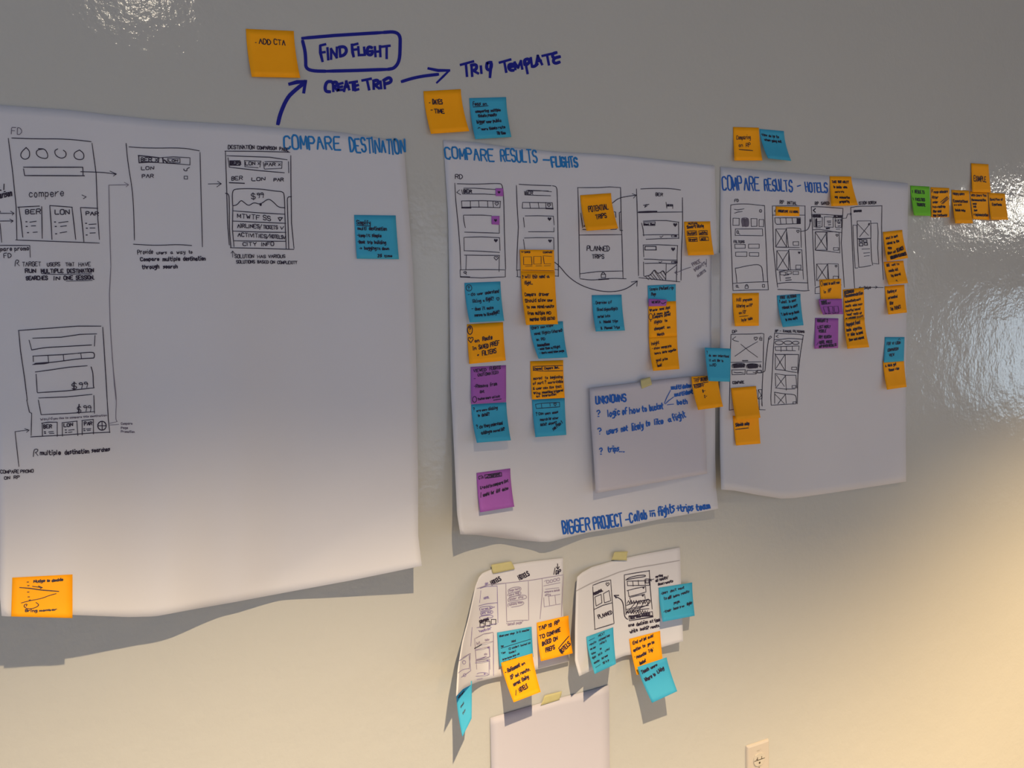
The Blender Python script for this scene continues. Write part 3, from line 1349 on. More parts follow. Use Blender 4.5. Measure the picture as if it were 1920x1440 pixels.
# ------------------------------------------------------------------ smaller papers
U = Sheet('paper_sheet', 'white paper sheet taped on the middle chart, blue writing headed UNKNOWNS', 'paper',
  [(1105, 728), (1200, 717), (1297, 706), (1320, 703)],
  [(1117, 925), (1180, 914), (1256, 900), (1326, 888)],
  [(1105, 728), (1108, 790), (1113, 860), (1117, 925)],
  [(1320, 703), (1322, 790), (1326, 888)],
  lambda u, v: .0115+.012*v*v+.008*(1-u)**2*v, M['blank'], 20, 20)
zu = (1080, 700, 6.4)
U.draw('heading', '''
w 3
T 240 368 600 335 88 UNKNOWNS
''', 'deep_blue_marker', zu, 2.8)
U.draw('handwriting', '''
w 2.2
T 252 520 290 515 72 ?
T 265 730 305 728 72 ?
T 285 970 318 966 72 ?
w 2.4
T 385 522 525 500 76 logic
T 558 498 610 488 72 of
T 645 485 765 470 72 how
T 795 462 848 455 64 to
T 888 448 1045 425 70 bucket
T 372 735 500 705 62 users
T 545 700 620 690 64 not
T 675 690 805 660 80 likely
T 840 638 888 625 64 to
T 945 615 1045 605 62 like
T 1110 580 1145 575 50 a
T 1175 575 1320 525 78 flight
T 385 945 515 930 62 trips
T 525 942 580 940 40 ...
T 1145 195 1262 185 45 multi
T 1280 182 1380 165 45 dates
T 1185 275 1300 260 42 multi
T 1312 255 1400 240 45 dest
T 1218 372 1335 365 52 both
w 1.6
L 1062 360 1090 290 1135 205
L 1072 368 1110 330 1172 285
L 1095 378 1172 370
''', 'deep_blue_marker', zu, 2.2)

def offA(u, v):
    return .003 + .010*v*v + .085*max(0, 1-u/.30)**1.6*(.10+.90*v) + .002*math.sin(v*8)**2
A = Sheet('paper_sheet', 'curling white paper under the middle chart with faint HOTELS screen sketches', 'paper',
  [(898, 1082), (905, 1074), (925, 1066), (962, 1058), (1000, 1052), (1056, 1046)],
  [(855, 1306), (868, 1292), (885, 1283), (898, 1278), (930, 1270), (1000, 1257), (1068, 1240)],
  [(898, 1082), (891, 1100), (878, 1160), (866, 1205), (858, 1255), (855, 1306)],
  [(1056, 1046), (1055, 1130), (1060, 1190), (1068, 1240)],
  offA, M['paper'], 36, 24)
za = (840, 1030, 6.4)
A.draw('caption', '''
w 1.9
T 530 428 640 368 48 HOTELS
T 862 370 980 310 54 HOTELS
L 1270 300 1285 225
T 1295 302 1348 290 48 DP
L 1315 175 1318 235
L 1300 212 1318 238 1335 210
''', 'black_ink', za, 1.7, lean=-.1)
A.draw('sketch', '''
T 448 432 480 425 26 RP
L 395 495 380 640
S 385 470 450 445 590 440
L 590 440 600 880
T 430 600 495 585 22 HOTEL
S 370 680 450 655 590 640
S 385 735 375 700 430 685 530 680 540 705 480 725 390 745
S 400 790 385 760 430 750 530 730 545 760 500 780 400 795
S 385 830 375 810 430 795 520 790 545 800 530 820 440 830
T 400 728 520 708 18 lorem ip
T 405 780 520 758 18 sit dol
L 540 695 560 690 550 700
L 345 940 590 890
T 370 1000 520 960 26 "results list"
''', 'violet_ink', za, 1.0)
A.draw('sketch', '''
w 2
T 385 880 490 845 24 COMPARE
w 1.5
R 385 885 435 935
R 450 865 505 920
R 520 840 575 900
w 1.8
L 318 1190 405 1142
''', 'black_ink', za, 1.5)
A.draw('sketch', '''
L 350 470 500 420 700 405 1000 370 1390 305
L 695 415 705 870
S 705 870 800 855 960 850
L 965 385 970 850
S 730 520 715 490 780 455 870 450 880 480 860 500 740 525
S 720 560 715 535 780 515 870 505 880 530 850 550 735 575
S 722 620 720 590 800 560 920 545 950 570 930 595 800 615 722 625
S 722 690 715 650 780 635 900 625 915 650 880 675 760 695
T 735 505 860 480 20 tags here
T 735 560 850 530 20 more tag
T 740 610 900 578 20 under city
T 735 675 890 645 20 quickly find
T 705 915 900 885 26 "detail page"
L 1130 355 1135 500 1105 835
L 1385 320 1370 600 1360 800
L 1150 440 1345 400
L 1155 385 1180 370
T 1185 410 1340 372 34 OOOO
L 1170 480 1330 460
T 1160 520 1340 498 18 compare detail
T 1165 560 1230 550 22 city
L 1150 580 1155 690 1350 655
L 1210 565 1220 670
L 1285 555 1295 665
L 1200 565 1345 540
L 330 1068 430 1015 540 995
L 320 1070 345 1440
L 545 1000 545 1440
L 340 1140 540 1105
T 345 1130 385 1122 16 UI
T 445 1100 495 1090 20 tabs
L 335 1210 500 1165 505 1290 340 1325
L 330 1340 500 1315 505 1440
T 435 1270 470 1262 22 eta
L 345 1330 440 1300
L 270 1250 255 1440
L 180 1300 265 1250
''', 'faint_ink', za, 1.1)
A.draw('sketch', '''
L 205 200 218 30
L 100 330 190 270 205 420 120 480
O 145 345 14 16
O 150 460 12 14
S 95 440 130 410 190 400
H 362 215 8
H 355 330 8
H 330 450 8
L 245 235 370 205 375 295 255 320
L 245 350 370 330 370 455 250 470
S 260 450 280 440 320 435 360 445
L 410 100 410 465
L 260 500 310 490
L 265 320 345 290
''', 'violet_ink', (840, 1170, 4.8), 1.0)

def offB(u, v):
    return .003 + .012*v*v + .050*max(0, 1-u/.35)**1.5*(.25+.75*v) + .018*max(0, (u-.5)/.5)**1.3*v**2
B = Sheet('paper_sheet', 'white paper under the middle chart with SEE ALL SAVED sketch and fold line', 'paper',
  [(1082, 1082), (1090, 1074), (1110, 1063), (1147, 1052), (1200, 1040), (1275, 1026)],
  [(1086, 1268), (1110, 1257), (1140, 1243), (1155, 1236), (1172, 1229), (1200, 1226), (1281, 1202)],
  [(1082, 1082), (1080, 1110), (1078, 1180), (1078, 1240), (1086, 1268)],
  [(1275, 1026), (1277, 1090), (1279, 1150), (1281, 1202)],
  offB, M['paper'], 30, 24)
zb = (1060, 1010, 6.4)
B.draw('fold_line', 'w 1.6\nL 130 628 300 540 450 480 650 400 850 350 1100 310 1370 262', 'fold_line', zb, 1.4)
B.draw('sketch', '''
L 330 560 430 520 545 495
L 330 575 340 800 355 1085
L 545 500 560 700 585 1015
L 350 1090 450 1060 585 1018
h 508 548 20
w 1.8
T 348 678 450 628 28 POTENTIAL
w 1.5
L 355 700 430 668 440 770 370 808 355 700
L 458 660 525 622 545 745 470 770 458 660
L 345 850 450 800 560 770
T 405 962 565 900 44 PLANNED
''', 'black_ink', zb, 1.4, 'hand-drawn phone screen reading PLANNED')
B.draw('sketch', '''
L 708 435 850 410 1010 385
L 708 440 718 700 730 910
L 1008 380 1020 600 1042 845
S 725 495 850 470 965 455 960 435 850 445 760 470 730 495
R 742 510 1005 560
L 810 515 815 570
L 875 500 880 555
L 950 490 960 550
w 1.8
R 965 485 1005 530
w 1.4
L 740 625 850 595 965 575 968 640 850 675 765 695 755 625
H 938 592 12
L 775 705 950 665 960 720
L 775 710 790 770
H 930 685 13
w 1.5
Z 740 780 1020 740 9
Z 730 900 1000 860 9
S 735 800 850 760 950 740 1030 730 1000 790 900 830 780 860
L 725 905 850 760 1000 725
L 735 850 870 820 1000 800
L 740 890 900 850 1005 840
L 870 880 960 740
L 800 890 900 740
R 765 925 1048 930
L 762 935 770 985 1052 940 1045 885
L 762 935 900 905 1045 875
L 770 985 1052 935
''', 'black_ink', zb, 1.5, 'hand-drawn list screen with scribbled-out drawer')
B.draw('handwriting', '''
w 1.8
T 782 968 1015 915 30 SEE ALL SAVED
w 1.5
T 1085 470 1168 450 24 sorting
T 1085 520 1235 478 34 all results/
T 1115 562 1292 520 26 liked results
L 1062 485 1015 500
L 1030 485 1012 500 1035 508
w 1.6
T 758 1058 825 1045 36 one
T 855 1048 990 1015 40 decision
T 1015 1010 1055 1002 32 at
T 1080 1005 1138 985 40 time
T 782 1140 870 1110 40 while
T 900 1105 960 1090 36 look
T 968 1088 1002 1078 36 @
T 1025 1080 1130 1055 30 results.
''', 'black_ink', zb, 1.5)
B.draw('connector_arrow', '''
S 748 968 710 940 700 800 680 740 640 710 590 690
w 2.4
L 640 680 588 682 610 712
''', 'black_ink', zb, 1.7)

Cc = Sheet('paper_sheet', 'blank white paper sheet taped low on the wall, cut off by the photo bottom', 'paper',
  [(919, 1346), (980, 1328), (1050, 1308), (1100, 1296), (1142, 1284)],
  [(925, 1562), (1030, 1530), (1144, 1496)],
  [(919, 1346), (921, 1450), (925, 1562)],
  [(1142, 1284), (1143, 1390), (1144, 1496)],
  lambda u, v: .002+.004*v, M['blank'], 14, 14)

# ------------------------------------------------------------------ tape
def tape(name, label, mat, pts, base, cat='tape', torn=0.8):
    """quad of tape with slightly torn short edges; pts TL TR BR BL"""
    (a, b, c, d) = pts
    n = 10; V = []; Fc = []
    for side in (0, 1):
        for j in range(5):
            v = j/4
            l = (a[0]+(d[0]-a[0])*v, a[1]+(d[1]-a[1])*v); r = (b[0]+(c[0]-b[0])*v, b[1]+(c[1]-b[1])*v)
            rr = random.Random(j*7+len(label)); jl, jr = rr.uniform(-torn, torn), rr.uniform(-torn, torn)
            for i in range(n+1):
                u = i/n; x = l[0]+(r[0]-l[0])*u; y = l[1]+(r[1]-l[1])*u
                if i == 0: x += jl
                if i == n: x += jr
                V.append(at(x, y, base+.00005*math.sin(u*9)-.00012*side))
    W = n+1; Bq = W*5
    for j in range(4):
        for i in range(n):
            q = j*W+i
            Fc.append((q, q+W, q+W+1, q+1)); Fc.append((Bq+q, Bq+q+1, Bq+q+W+1, Bq+q+W))
    for i in range(n):
        Fc.append((i, i+1, Bq+i+1, Bq+i)); q = 4*W+i; Fc.append((q, Bq+q, Bq+q+1, q+1))
    for j in range(4):
        q = j*W; Fc.append((q, Bq+q, Bq+q+W, q+W)); q += n; Fc.append((q, q+W, Bq+q+W, Bq+q))
    return tag(mesh(name, V, Fc, mat, None, True), label, cat, 'masking tape pieces' if cat == 'tape' and 'masking' in name else None)
tape('masking_tape', 'beige masking tape holding the curling HOTELS sketch paper', M['masking'], [(921, 1059), (959, 1052.5), (966, 1067), (924, 1076)], .0065)
tape('masking_tape', 'beige masking tape at the top of the SEE ALL SAVED paper', M['masking'], [(1152, 1035), (1177, 1034), (1175, 1051), (1146, 1050)], .0065)
tape('masking_tape', 'beige masking tape holding the UNKNOWNS paper to the chart', M['masking'], [(1201, 712), (1219, 706.5), (1223, 721), (1203.5, 729)], .0135)
tape('masking_tape', 'beige masking tape above the blank paper at the bottom', M['masking'], [(1021, 1304), (1054, 1296), (1049, 1312), (1014, 1323)], .0034)
tape('clear_tape', 'glossy clear tape strip joining the middle and right charts', M['clear'], [(1334, 478), (1350, 474), (1350, 652), (1333, 655)], .0062, torn=.3)

# ------------------------------------------------------------------ sticky notes
G0 = 'sticky notes stuck straight on the wall'
note('orange', 'orange sticky note at the top reading ADD CTA', (461, 54), (551, 58), (563, 146), (472, 144), .006, group=G0,
     spec='T 19 28 22 29 6 .\nT 26 30 50 31 11 ADD\nT 57 30 80 32 11 CTA', wd=1.8)
note('orange', 'orange sticky note reading DATES and TIME', (794, 171), (864, 167), (880, 246), (808, 251), .009, group=G0,
     spec='T 14 28 17 28 6 .\nT 22 32 48 32 11 DATES\nT 14 49 18 49 8 -\nT 23 53 48 54 10 TIME', wd=1.7)
note('blue', 'blue sticky note on the wall headed Focus on', (880, 184), (949, 182), (959, 257), (891, 261), .010, group=G0,
     spec='''T 9 19 30 18 9 Focus
T 36 18 46 18 6 on
L 9 22 50 20
T 14 36 50 35 6 comparing
T 56 35 82 34 6 multiple
T 20 47 42 47 6 tickets
T 44 47 70 46 7 /results
T 14 62 36 62 8 bigger
T 40 62 54 62 6 user
T 58 61 80 61 7 public
T 14 79 20 78 7 ^
T 23 79 40 79 5 more
T 44 79 66 78 6 tickets
T 70 78 88 77 6 rate
T 62 92 86 92 7 TBI time''', wd=1.4)
note('blue', 'blue sticky note on the left chart headed Simplify', (664, 403), (742, 404), (748, 486), (669, 485), .004, on=P1, group='sticky notes on the left chart', pw=1.2,
     spec='''T 5 21 38 22 9 Simplify
L 5 24 38 25
T 7 34 28 34 7 multi
T 34 34 76 35 8 destination
T 5 50 24 50 7 -keep
T 28 50 36 49 6 it
T 40 50 62 50 7 simple
T 5 65 22 65 7 -Book
T 28 65 40 65 6 trip
T 45 65 72 66 7 building
T 8 79 14 79 5 ->
T 20 79 48 79 7 bogging
T 52 79 58 79 5 it
T 62 79 78 79 6 down
T 50 96 60 95 6 JSI
T 66 96 84 95 5 time''', wd=1.5)
note('orange', 'orange sticky note at the bottom left chart corner with two slanting strokes', (23, 1083), (136, 1077), (136, 1159), (21, 1156), .004, base=.001, on=P1, group='sticky notes on the left chart', pw=1.0, wd=1.6,
     spec='''w 2.0
T 36 15 54 14 6 Nudge
T 58 14 62 14 5 to
T 66 15 84 13 6 decide
L 34 24 50 28
L 44 24 50 28 47 30
w 2.4
L 13 26 30 29 50 34 77 38
w 1.6
S 16 65 28 60 50 54 60 48 73 43
S 40 64 46 70 38 78 26 80 20 74 22 68 26 68 24 73
w 1.8
T 23 87 42 87 6 Bring
T 46 86 74 82 4 member
D 26 13 27 22 27 38 28 50 30 58''')
G2 = 'sticky notes on the middle chart'
note('purple', 'tiny purple note with a heart beside the BER search bar', (929, 353), (943.5, 353), (943.8, 368), (929.4, 367.6), .0006, on=P2, spec='H 45 52 18', group=G2)
note('purple', 'tiny purple note with a heart on a result card', (921.5, 405), (936.7, 405), (936.8, 421.8), (922, 420.6), .0006, on=P2, spec='H 50 52 18', group=G2)
note('blue', 'blue sticky note asking do users understand liking a flight', (870.8, 530.5), (938.4, 527.8), (945.5, 601.6), (880.6, 604.7), .014, on=P2, group=G2,
     spec='''O 12 13 8 8
T 9 17 14 16 7 ?
T 8 33 12 32 6 -
T 16 33 28 32 8 do
T 34 32 50 31 6 user
T 56 31 94 28 8 understand
T 19 51 42 50 8 liking
T 48 49 52 49 5 a
T 56 49 78 46 9 flight?
h 90 44 4
T 13 69 17 69 6 -
T 22 71 38 70 8 does
T 44 70 51 69 8 it
T 56 70 74 68 7 make
T 18 86 40 85 7 sense
T 44 85 50 85 6 to
T 54 85 66 84 7 like
T 68 84 90 80 8 aflight?''')
note('orange', 'orange sticky note reading on Route in SAVED PREF + FILTERS', (875.5, 608), (943.4, 604), (948.4, 676), (880, 682.5), .005, on=P2, group=G2,
     spec='''O 8 15 7 11
T 5 19 10 18 10 ?
h 9 40 7
T 20 47 32 46 7 on
T 42 45 68 42 10 Route
T 14 66 22 65 8 in
T 30 65 56 63 10 SAVED
T 62 62 86 58 11 PREF
T 24 83 28 82 5 +
T 38 82 76 78 11 FILTERS''', wd=1.7)
note('purple', 'purple sticky note headed VIEWED FLIGHTS (AUTOMATED)', (882.3, 688), (948.8, 684.7), (949, 753.8), (883.4, 757.7), .003, on=P2, group=G2, pw=1,
     spec='''T 8 15 44 13 8 VIEWED
T 54 12 84 9 9 FLIGHTS
T 20 27 78 22 8 (AUTOMATED)
L 9 32 13 32
T 9 57 48 56 9 -Remove
T 55 55 74 53 9 from
T 26 72 38 71 7 list
O 10 88 6 8
T 20 91 38 89 6 twice
T 42 89 56 88 6 users
T 60 88 82 86 6 click
w 2.6
L 64 93 86 91''')
note('blue', 'blue sticky note asking are users clicking to detail', (883.5, 758.5), (949.4, 754.5), (958, 825.6), (894, 830.3), .024, on=P2, group=G2,
     spec='''T 5 18 9 18 9 ?
T 14 20 26 19 5 are
T 30 19 44 18 5 users
T 48 18 74 16 8 clicking
T 17 33 22 32 6 to
T 28 33 50 31 8 detail?
T 8 63 12 62 9 ?
T 16 64 26 62 8 do
T 30 62 46 60 8 they
T 50 60 84 57 8 understand
T 19 79 42 77 8 adding
T 44 77 50 76 7 to
T 54 76 74 74 6 saved
T 78 74 88 72 8 list?''')
note('purple', 'purple sticky note alone near the chart bottom with + COMPARE box', (893.5, 886.7), (956.7, 878.3), (964.4, 950), (900.4, 960.6), .011, on=P2, group=G2,
     spec='''T 6 17 20 16 8 CTA
w 2.4
R 24 8 74 17
w 2.1
T 28 18 70 14 7 +COMPARE
T 9 42 16 41 7 L>
T 18 42 34 41 7 add
T 37 41 44 40 7 to
T 47 40 76 37 8 compare
T 80 36 92 34 7 list
T 7 62 13 60 9 /
T 15 62 33 60 8 useful
T 38 60 48 58 8 for
T 54 58 66 56 8 diff
T 72 56 90 53 7 dates''')
note('orange', 'orange sticky note with three empty boxes under SAVED and COMPARE', (974.6, 468), (1038.8, 468.5), (1040, 509), (976.7, 508.6), .001, base=.0030, on=P2, group=G2, pw=1,
     spec='''h 7 11 3
T 13 16 30 15 8 SAVED
T 68 16 95 15 8 COMPARE
R 10 33 33 70
R 40 31 62 66
L 93 30 68 28 70 65 90 65
w 2.2
L 14 77 34 76
L 45 75 62 74
L 70 74 88 73
L 4 95 97 97''')
note('orange', 'long orange sticky note about a compare drawer, below three boxes', (976.4, 508.6), (1040.4, 508.6), (1046.3, 607.8), (986.4, 609.4), .018, base=.0028, on=P2, group=G2,
     spec='''T 4 13 7 13 5 ?
T 12 13 28 13 6 will
T 34 13 48 13 6 this
T 54 13 70 12 6 need
T 76 12 84 12 4 a
T 10 25 34 24 6 flight...
T 8 46 40 46 6 Compare
T 50 46 80 46 6 drawer
T 7 58 40 57 6 Should
T 46 57 68 57 6 allow
T 74 57 90 57 5 user
T 10 69 18 69 5 to
T 24 69 36 69 5 see
T 42 69 62 69 6 saved
T 65 69 92 68 5 results
T 10 81 28 81 6 from
T 34 81 62 81 6 multiple
T 68 81 82 81 5 RD
T 14 93 42 92 6 searches
T 48 92 64 92 6 (still
T 68 92 92 91 6 date)''')
note('blue', 'blue sticky note reading Users can view saved flights', (993, 606), (1055.6, 602.3), (1064.5, 670.3), (1009.8, 672.7), .016, base=.0006, on=P2, group=G2,
     spec='''T 3 18 26 16 9 *Users
T 32 16 45 15 6 can
T 50 15 70 13 8 view
T 10 34 28 33 7 saved
T 34 33 60 31 8 flights
T 64 31 96 28 8 (shared)
T 13 50 20 50 7 on
T 28 50 40 49 7 RD
w 2.4
T 11 66 50 64 7 Assumptions
w 2
T 10 76 30 75 5 - adds
T 34 75 48 74 6 them
T 52 74 82 72 6 w/flight
T 10 87 34 86 5 - don't
T 38 86 54 85 5 need
T 58 85 72 84 5 to leave
T 76 84 92 83 5 page''')
note('orange', 'orange sticky note reading moved to beginning of sort', (994.2, 677.3), (1056, 675.3), (1059, 746), (997.5, 749), .004, on=P2, group=G2,
     spec='''L 8 14 98 14
L 36 14 37 26
L 36 27 98 28
L 8 24 36 27
L 8 14 9 25
h 12 20 3
T 16 23 34 23 6 saved
T 43 23 68 22 6 Compare
T 74 22 88 21 6 Best...
T 8 49 34 48 7 moved
T 44 48 52 48 6 to
T 60 48 96 47 7 beginning
T 6 62 15 61 7 of
T 20 62 38 61 7 sort
T 42 61 46 60 8 ?
T 52 61 72 60 6 more
T 75 60 97 60 7 visible
T 6 75 10 75 6 &
T 15 75 32 74 6 user
T 37 74 50 74 6 can
T 56 74 68 73 6 like
T 74 73 92 72 7 that
H 9 84 4
T 15 87 26 87 6 ing
T 32 86 64 85 6 something
T 68 85 96 82 6 triggered
T 14 95 24 95 5 an
T 32 95 74 92 6 interaction''')
note('blue', 'blue sticky note asking can users access, with four-cell bar', (997.5, 749.6), (1058.8, 746.3), (1062, 815.5), (1003.8, 819.7), .014, base=.0008, on=P2, group=G2, pw=1.3,
     spec='''L 10 13 26 11
L 10 14 12 24
L 12 24 84 23 84 11 28 11
L 28 11 29 24
L 54 11 55 20
h 70 16 4
T 9 43 13 42 9 ?
T 18 42 32 41 7 Can
T 38 42 54 41 6 users
T 60 41 78 39 6 access
T 20 58 44 57 7 search
T 48 57 56 56 7 for
T 60 56 78 55 5 other
T 20 71 40 70 7 date?
T 46 70 72 67 6 airport?
T 60 86 90 68 9 see Plan 1''')
note('orange', 'orange sticky note reading POTENTIAL TRIPS', (1088, 366), (1145.8, 362), (1159.4, 428.4), (1099.7, 433), .017, on=P2, group=G2,
     spec='T 22 49 85 44 15 POTENTIAL\nT 40 70 74 67 12 TRIPS', wd=1.6)
note('orange', 'orange sticky note with four boxes at the middle chart right edge', (1282.8, 415.6), (1331.7, 415), (1338.8, 477.7), (1290.3, 479), .012, on=P2, group=G2,
     spec='''T 16 9 50 8 7 Multiple
w 3
T 10 20 44 18 8 Smart
w 2.2
T 48 19 74 17 9 filtering
R 9 28 46 40
T 12 38 44 36 6 Budget
R 54 28 87 40
T 57 38 83 36 6 Activity
R 11 47 45 59
T 14 57 42 55 6 Groups
R 54 46 88 57
T 60 57 78 55 6 BER''')
note('blue', 'blue sticky note reading Overview of liked flights', (1109.7, 553.6), (1165.6, 552.5), (1171.9, 619.7), (1117, 621.6), .013, on=P2, group=G2,
     spec='''T 6 24 9 23 5 .
T 12 25 48 24 8 Overview
T 54 24 66 23 8 of
T 15 44 34 43 8 liked
T 38 44 60 43 7 flights
T 62 43 84 42 8 flights
T 14 63 34 62 7 sorted
T 40 62 56 61 7 into
T 18 78 23 77 7 A.
T 32 78 56 77 7 Potential
T 62 77 80 76 7 Trips
T 20 95 25 94 7 B.
T 32 95 58 94 7 Planned
T 64 94 84 94 7 Trips''')
note('blue', 'blue sticky note headed Sample Potential Trip Page, mostly covered', (1214.4, 535.3), (1267, 533), (1267.4, 566), (1215.6, 569), .001, on=P2, group=G2, pw=1,
     spec='''T 6 30 36 28 17 Sample
w 3
T 42 29 70 27 18 Poten
w 2.4
T 70 29 92 26 18 Trip
T 12 58 28 57 18 Page''')
note('orange', 'orange sticky note beside a lightbulb, Compare saved flights to cheapest', (1215.6, 567), (1267.5, 564.5), (1269.5, 630), (1216.7, 633), .002, base=.0022, on=P2, group=G2, pw=1,
     spec='''H 8 23 5
T 15 26 32 24 6 user has
T 40 24 56 23 7 saved
T 62 23 78 20 7 flight
T 20 36 24 36 5 &
T 30 36 50 35 5 compare
T 58 35 74 32 6 to route
O 8 41 7 9
L 4 49 12 49
w 3.5
L 8 52 8 54
w 2.2
T 17 46 50 43 8 Compare
T 56 43 78 40 8 Saved
T 20 62 48 59 8 flights
T 58 58 66 57 7 to
T 20 80 56 77 8 cheapest
T 66 77 76 76 6 on
T 30 97 54 95 8 Month''')
note('purple', 'small purple tag reading VIEWED with a check mark', (1216, 560), (1251, 562), (1248.8, 573.6), (1216, 574.4), .0008, base=.0052, on=P2, group=G2, pw=1,
     spec='w 4\nT 16 64 62 55 36 VIEWED\nw 7\nL 70 50 80 68 96 38', n=4)
note('orange', 'orange sticky note headed Insight with curling lower edge', (1216.4, 630), (1269.4, 627), (1274.2, 692), (1224.5, 695.3), .016, base=.0030, on=P2, group=G2,
     spec='''T 8 27 36 24 9 Insight
T 9 39 12 39 4 -
T 16 40 36 38 7 show
T 42 38 62 36 7 average
T 66 36 78 35 7 price
T 16 54 30 53 6 have
T 34 53 38 53 5 is
T 44 52 62 50 6 shorter
T 66 50 94 46 6 suggestion
T 18 75 36 73 8 good
T 42 73 60 71 7 price
L 20 76 20 82
T 20 90 36 88 8 book!''')
note('orange', 'orange sticky note headed TRIP OVERVIEW beside the UNKNOWNS paper', (1296.4, 706), (1346, 704), (1356, 762.5), (1309, 768.8), .016, base=.014, on=P2, group=G2,
     spec='''T 8 18 30 17 12 TRIP
T 34 17 60 15 12 OVERVIEW
w 2.6
L 4 25 62 19
w 2
T 6 36 46 31 11 VERSION A-
T 36 50 46 49 8 B--
T 38 67 48 66 8 C--''')
note('blue', 'blue sticky note bridging the middle and right charts', (1321.4, 651.6), (1370.6, 653.6), (1368.6, 715.8), (1328.4, 714.5), .012, base=.021, group=G2, pw=1.3,
     spec='''T 6 19 10 19 9 ?
T 14 26 22 26 7 do
T 30 26 44 26 6 users
T 50 26 92 27 7 understand
T 14 41 20 41 7 it
T 26 41 40 41 6 will
T 46 41 58 40 7 filter
T 64 41 70 41 6 to
T 14 56 22 56 6 in
T 26 56 40 55 8 RD''')
G3 = 'sticky notes on and above the right chart'
note('orange', 'orange sticky note reading Comparing on RP', (1374.6, 238), (1422.8, 239.3), (1429.6, 301), (1377, 301), .008, group=G3,
     spec='''T 12 37 66 35 12 Comparing
T 20 60 34 59 10 on
T 47 60 64 58 12 RP
w 2.6
L 20 67 70 70''')
note('blue', 'blue sticky note above the right chart, lower edge lifting right', (1424.2, 241.7), (1470, 245.8), (1483.8, 301.8), (1440, 297), .020, group=G3, pw=1.7,
     spec='''w 2.8
T 7 22 28 23 8 *How
T 36 24 44 24 7 do
T 50 24 60 24 7 I go
T 66 25 76 25 8 to
T 14 38 38 39 7 when
T 44 40 64 40 7 going
T 70 40 84 40 8 out''')
note('orange', 'orange paper strip on the hotel screen reading PROGRESSIVE FILTERING', (1454.6, 387), (1498.9, 388), (1499, 405.4), (1454.4, 404.6), .0006, on=P3, group=G3, pw=1, name='paper_strip', n=4, cat='paper strip',
     spec='w 3\nT 10 62 52 64 26 PROGRESSIVE\nT 60 64 94 66 24 FILTERING')
note('orange', 'orange sticky note stuck over the top edge of the right chart', (1555.7, 330.4), (1596, 331), (1609, 384.8), (1558.3, 386.7), .017, on=P3, group=G3, pw=1.4, twist=.5,
     spec='''w 2.8
T 10 22 30 22 7 TAKE
T 36 22 52 22 7 YOUR
T 58 22 86 23 7 ABILITY
T 16 39 22 39 7 to
T 28 40 50 40 7 decide
T 58 40 74 40 6 which
w 2
T 20 55 40 55 5 need to
T 44 55 58 55 5 trip
w 2.8
T 18 72 28 72 7 my
T 36 74 76 76 7 summarize
T 34 90 70 89 8 property''')
note('orange', 'orange sticky note reading Add progressive filtering on FD', (1373, 550), (1423, 549), (1422.8, 610.8), (1378, 611.7), .009, on=P3, group=G3,
     spec='''T 8 24 12 23 6 .
T 15 25 32 24 11 Add
T 40 25 74 23 8 progressive
T 14 44 46 42 9 filtering
T 52 43 60 42 7 on
T 64 42 76 40 9 RP
T 22 64 32 63 8 on
T 38 63 50 62 10 FD"
L 22 71 58 69
T 30 86 50 84 8 try for
T 56 83 74 80 8 table''')
note('blue', 'blue sticky note headed FREE FILTERING', (1456.9, 554), (1500.7, 551), (1506.9, 609.8), (1467.6, 613.5), .016, on=P3, group=G3,
     spec='''w 2.6
T 14 12 34 11 8 FREE
T 44 12 82 9 8 FILTERING
T 8 22 11 22 7 ?
T 16 26 40 25 8 what
T 50 25 56 25 7 is
T 62 24 80 22 8 most
T 18 44 48 43 9 relevant
T 54 43 60 42 7 to
T 66 42 84 39 8 user?
T 10 63 13 62 7 ?
T 18 64 36 63 8 how do
T 42 63 62 62 7 we go
T 68 61 88 59 8 back
T 22 82 28 81 7 to
T 34 81 50 80 7 see
T 56 80 76 77 7 empty''')
note('orange', 'orange sticky note reading need to multi-select in RP', (1536.5, 524), (1577, 522.5), (1578.5, 577), (1541, 588), .004, on=P3, group=G3, pw=1.2,
     spec='''O 9 12 5 8
w 2.4
T 18 19 36 18 9 need
T 42 18 48 17 8 to
T 54 18 92 16 9 multi-see
T 18 42 26 42 8 in
T 38 42 52 40 10 RP''')
note('purple', 'purple sticky note with three boxes headed VARIANT 1', (1535, 561), (1579, 560), (1581, 589), (1543, 590), .008, base=.0075, on=P3, group=G3,
     spec='''w 2.8
T 10 24 34 20 12 VARIANT
T 10 36 50 32 11 USERLIST
w 2
R 14 50 34 92
R 38 48 56 86
R 62 48 80 86
T 10 96 80 94 6 lorem ipsum''', n=6)
note('purple', 'purple sticky note headed VARIANT 2', (1528.5, 596), (1572, 597), (1571.5, 652.5), (1527, 654), .004, on=P3, group=G3, pw=1,
     spec='''w 2.6
T 8 14 54 13 10 VARIANT 2
T 12 35 36 33 9 LIST
T 40 33 66 32 8 HIGHLY
T 17 48 48 46 9 VISIBLE
T 16 67 34 66 9 TRIP/
T 40 66 70 65 8 SCREEN
L 10 88 15 80
T 20 85 44 83 9 HOTEL
T 50 83 74 82 8 PRICES
T 20 97 92 93 8 MAP IN NEW RESULTS''')
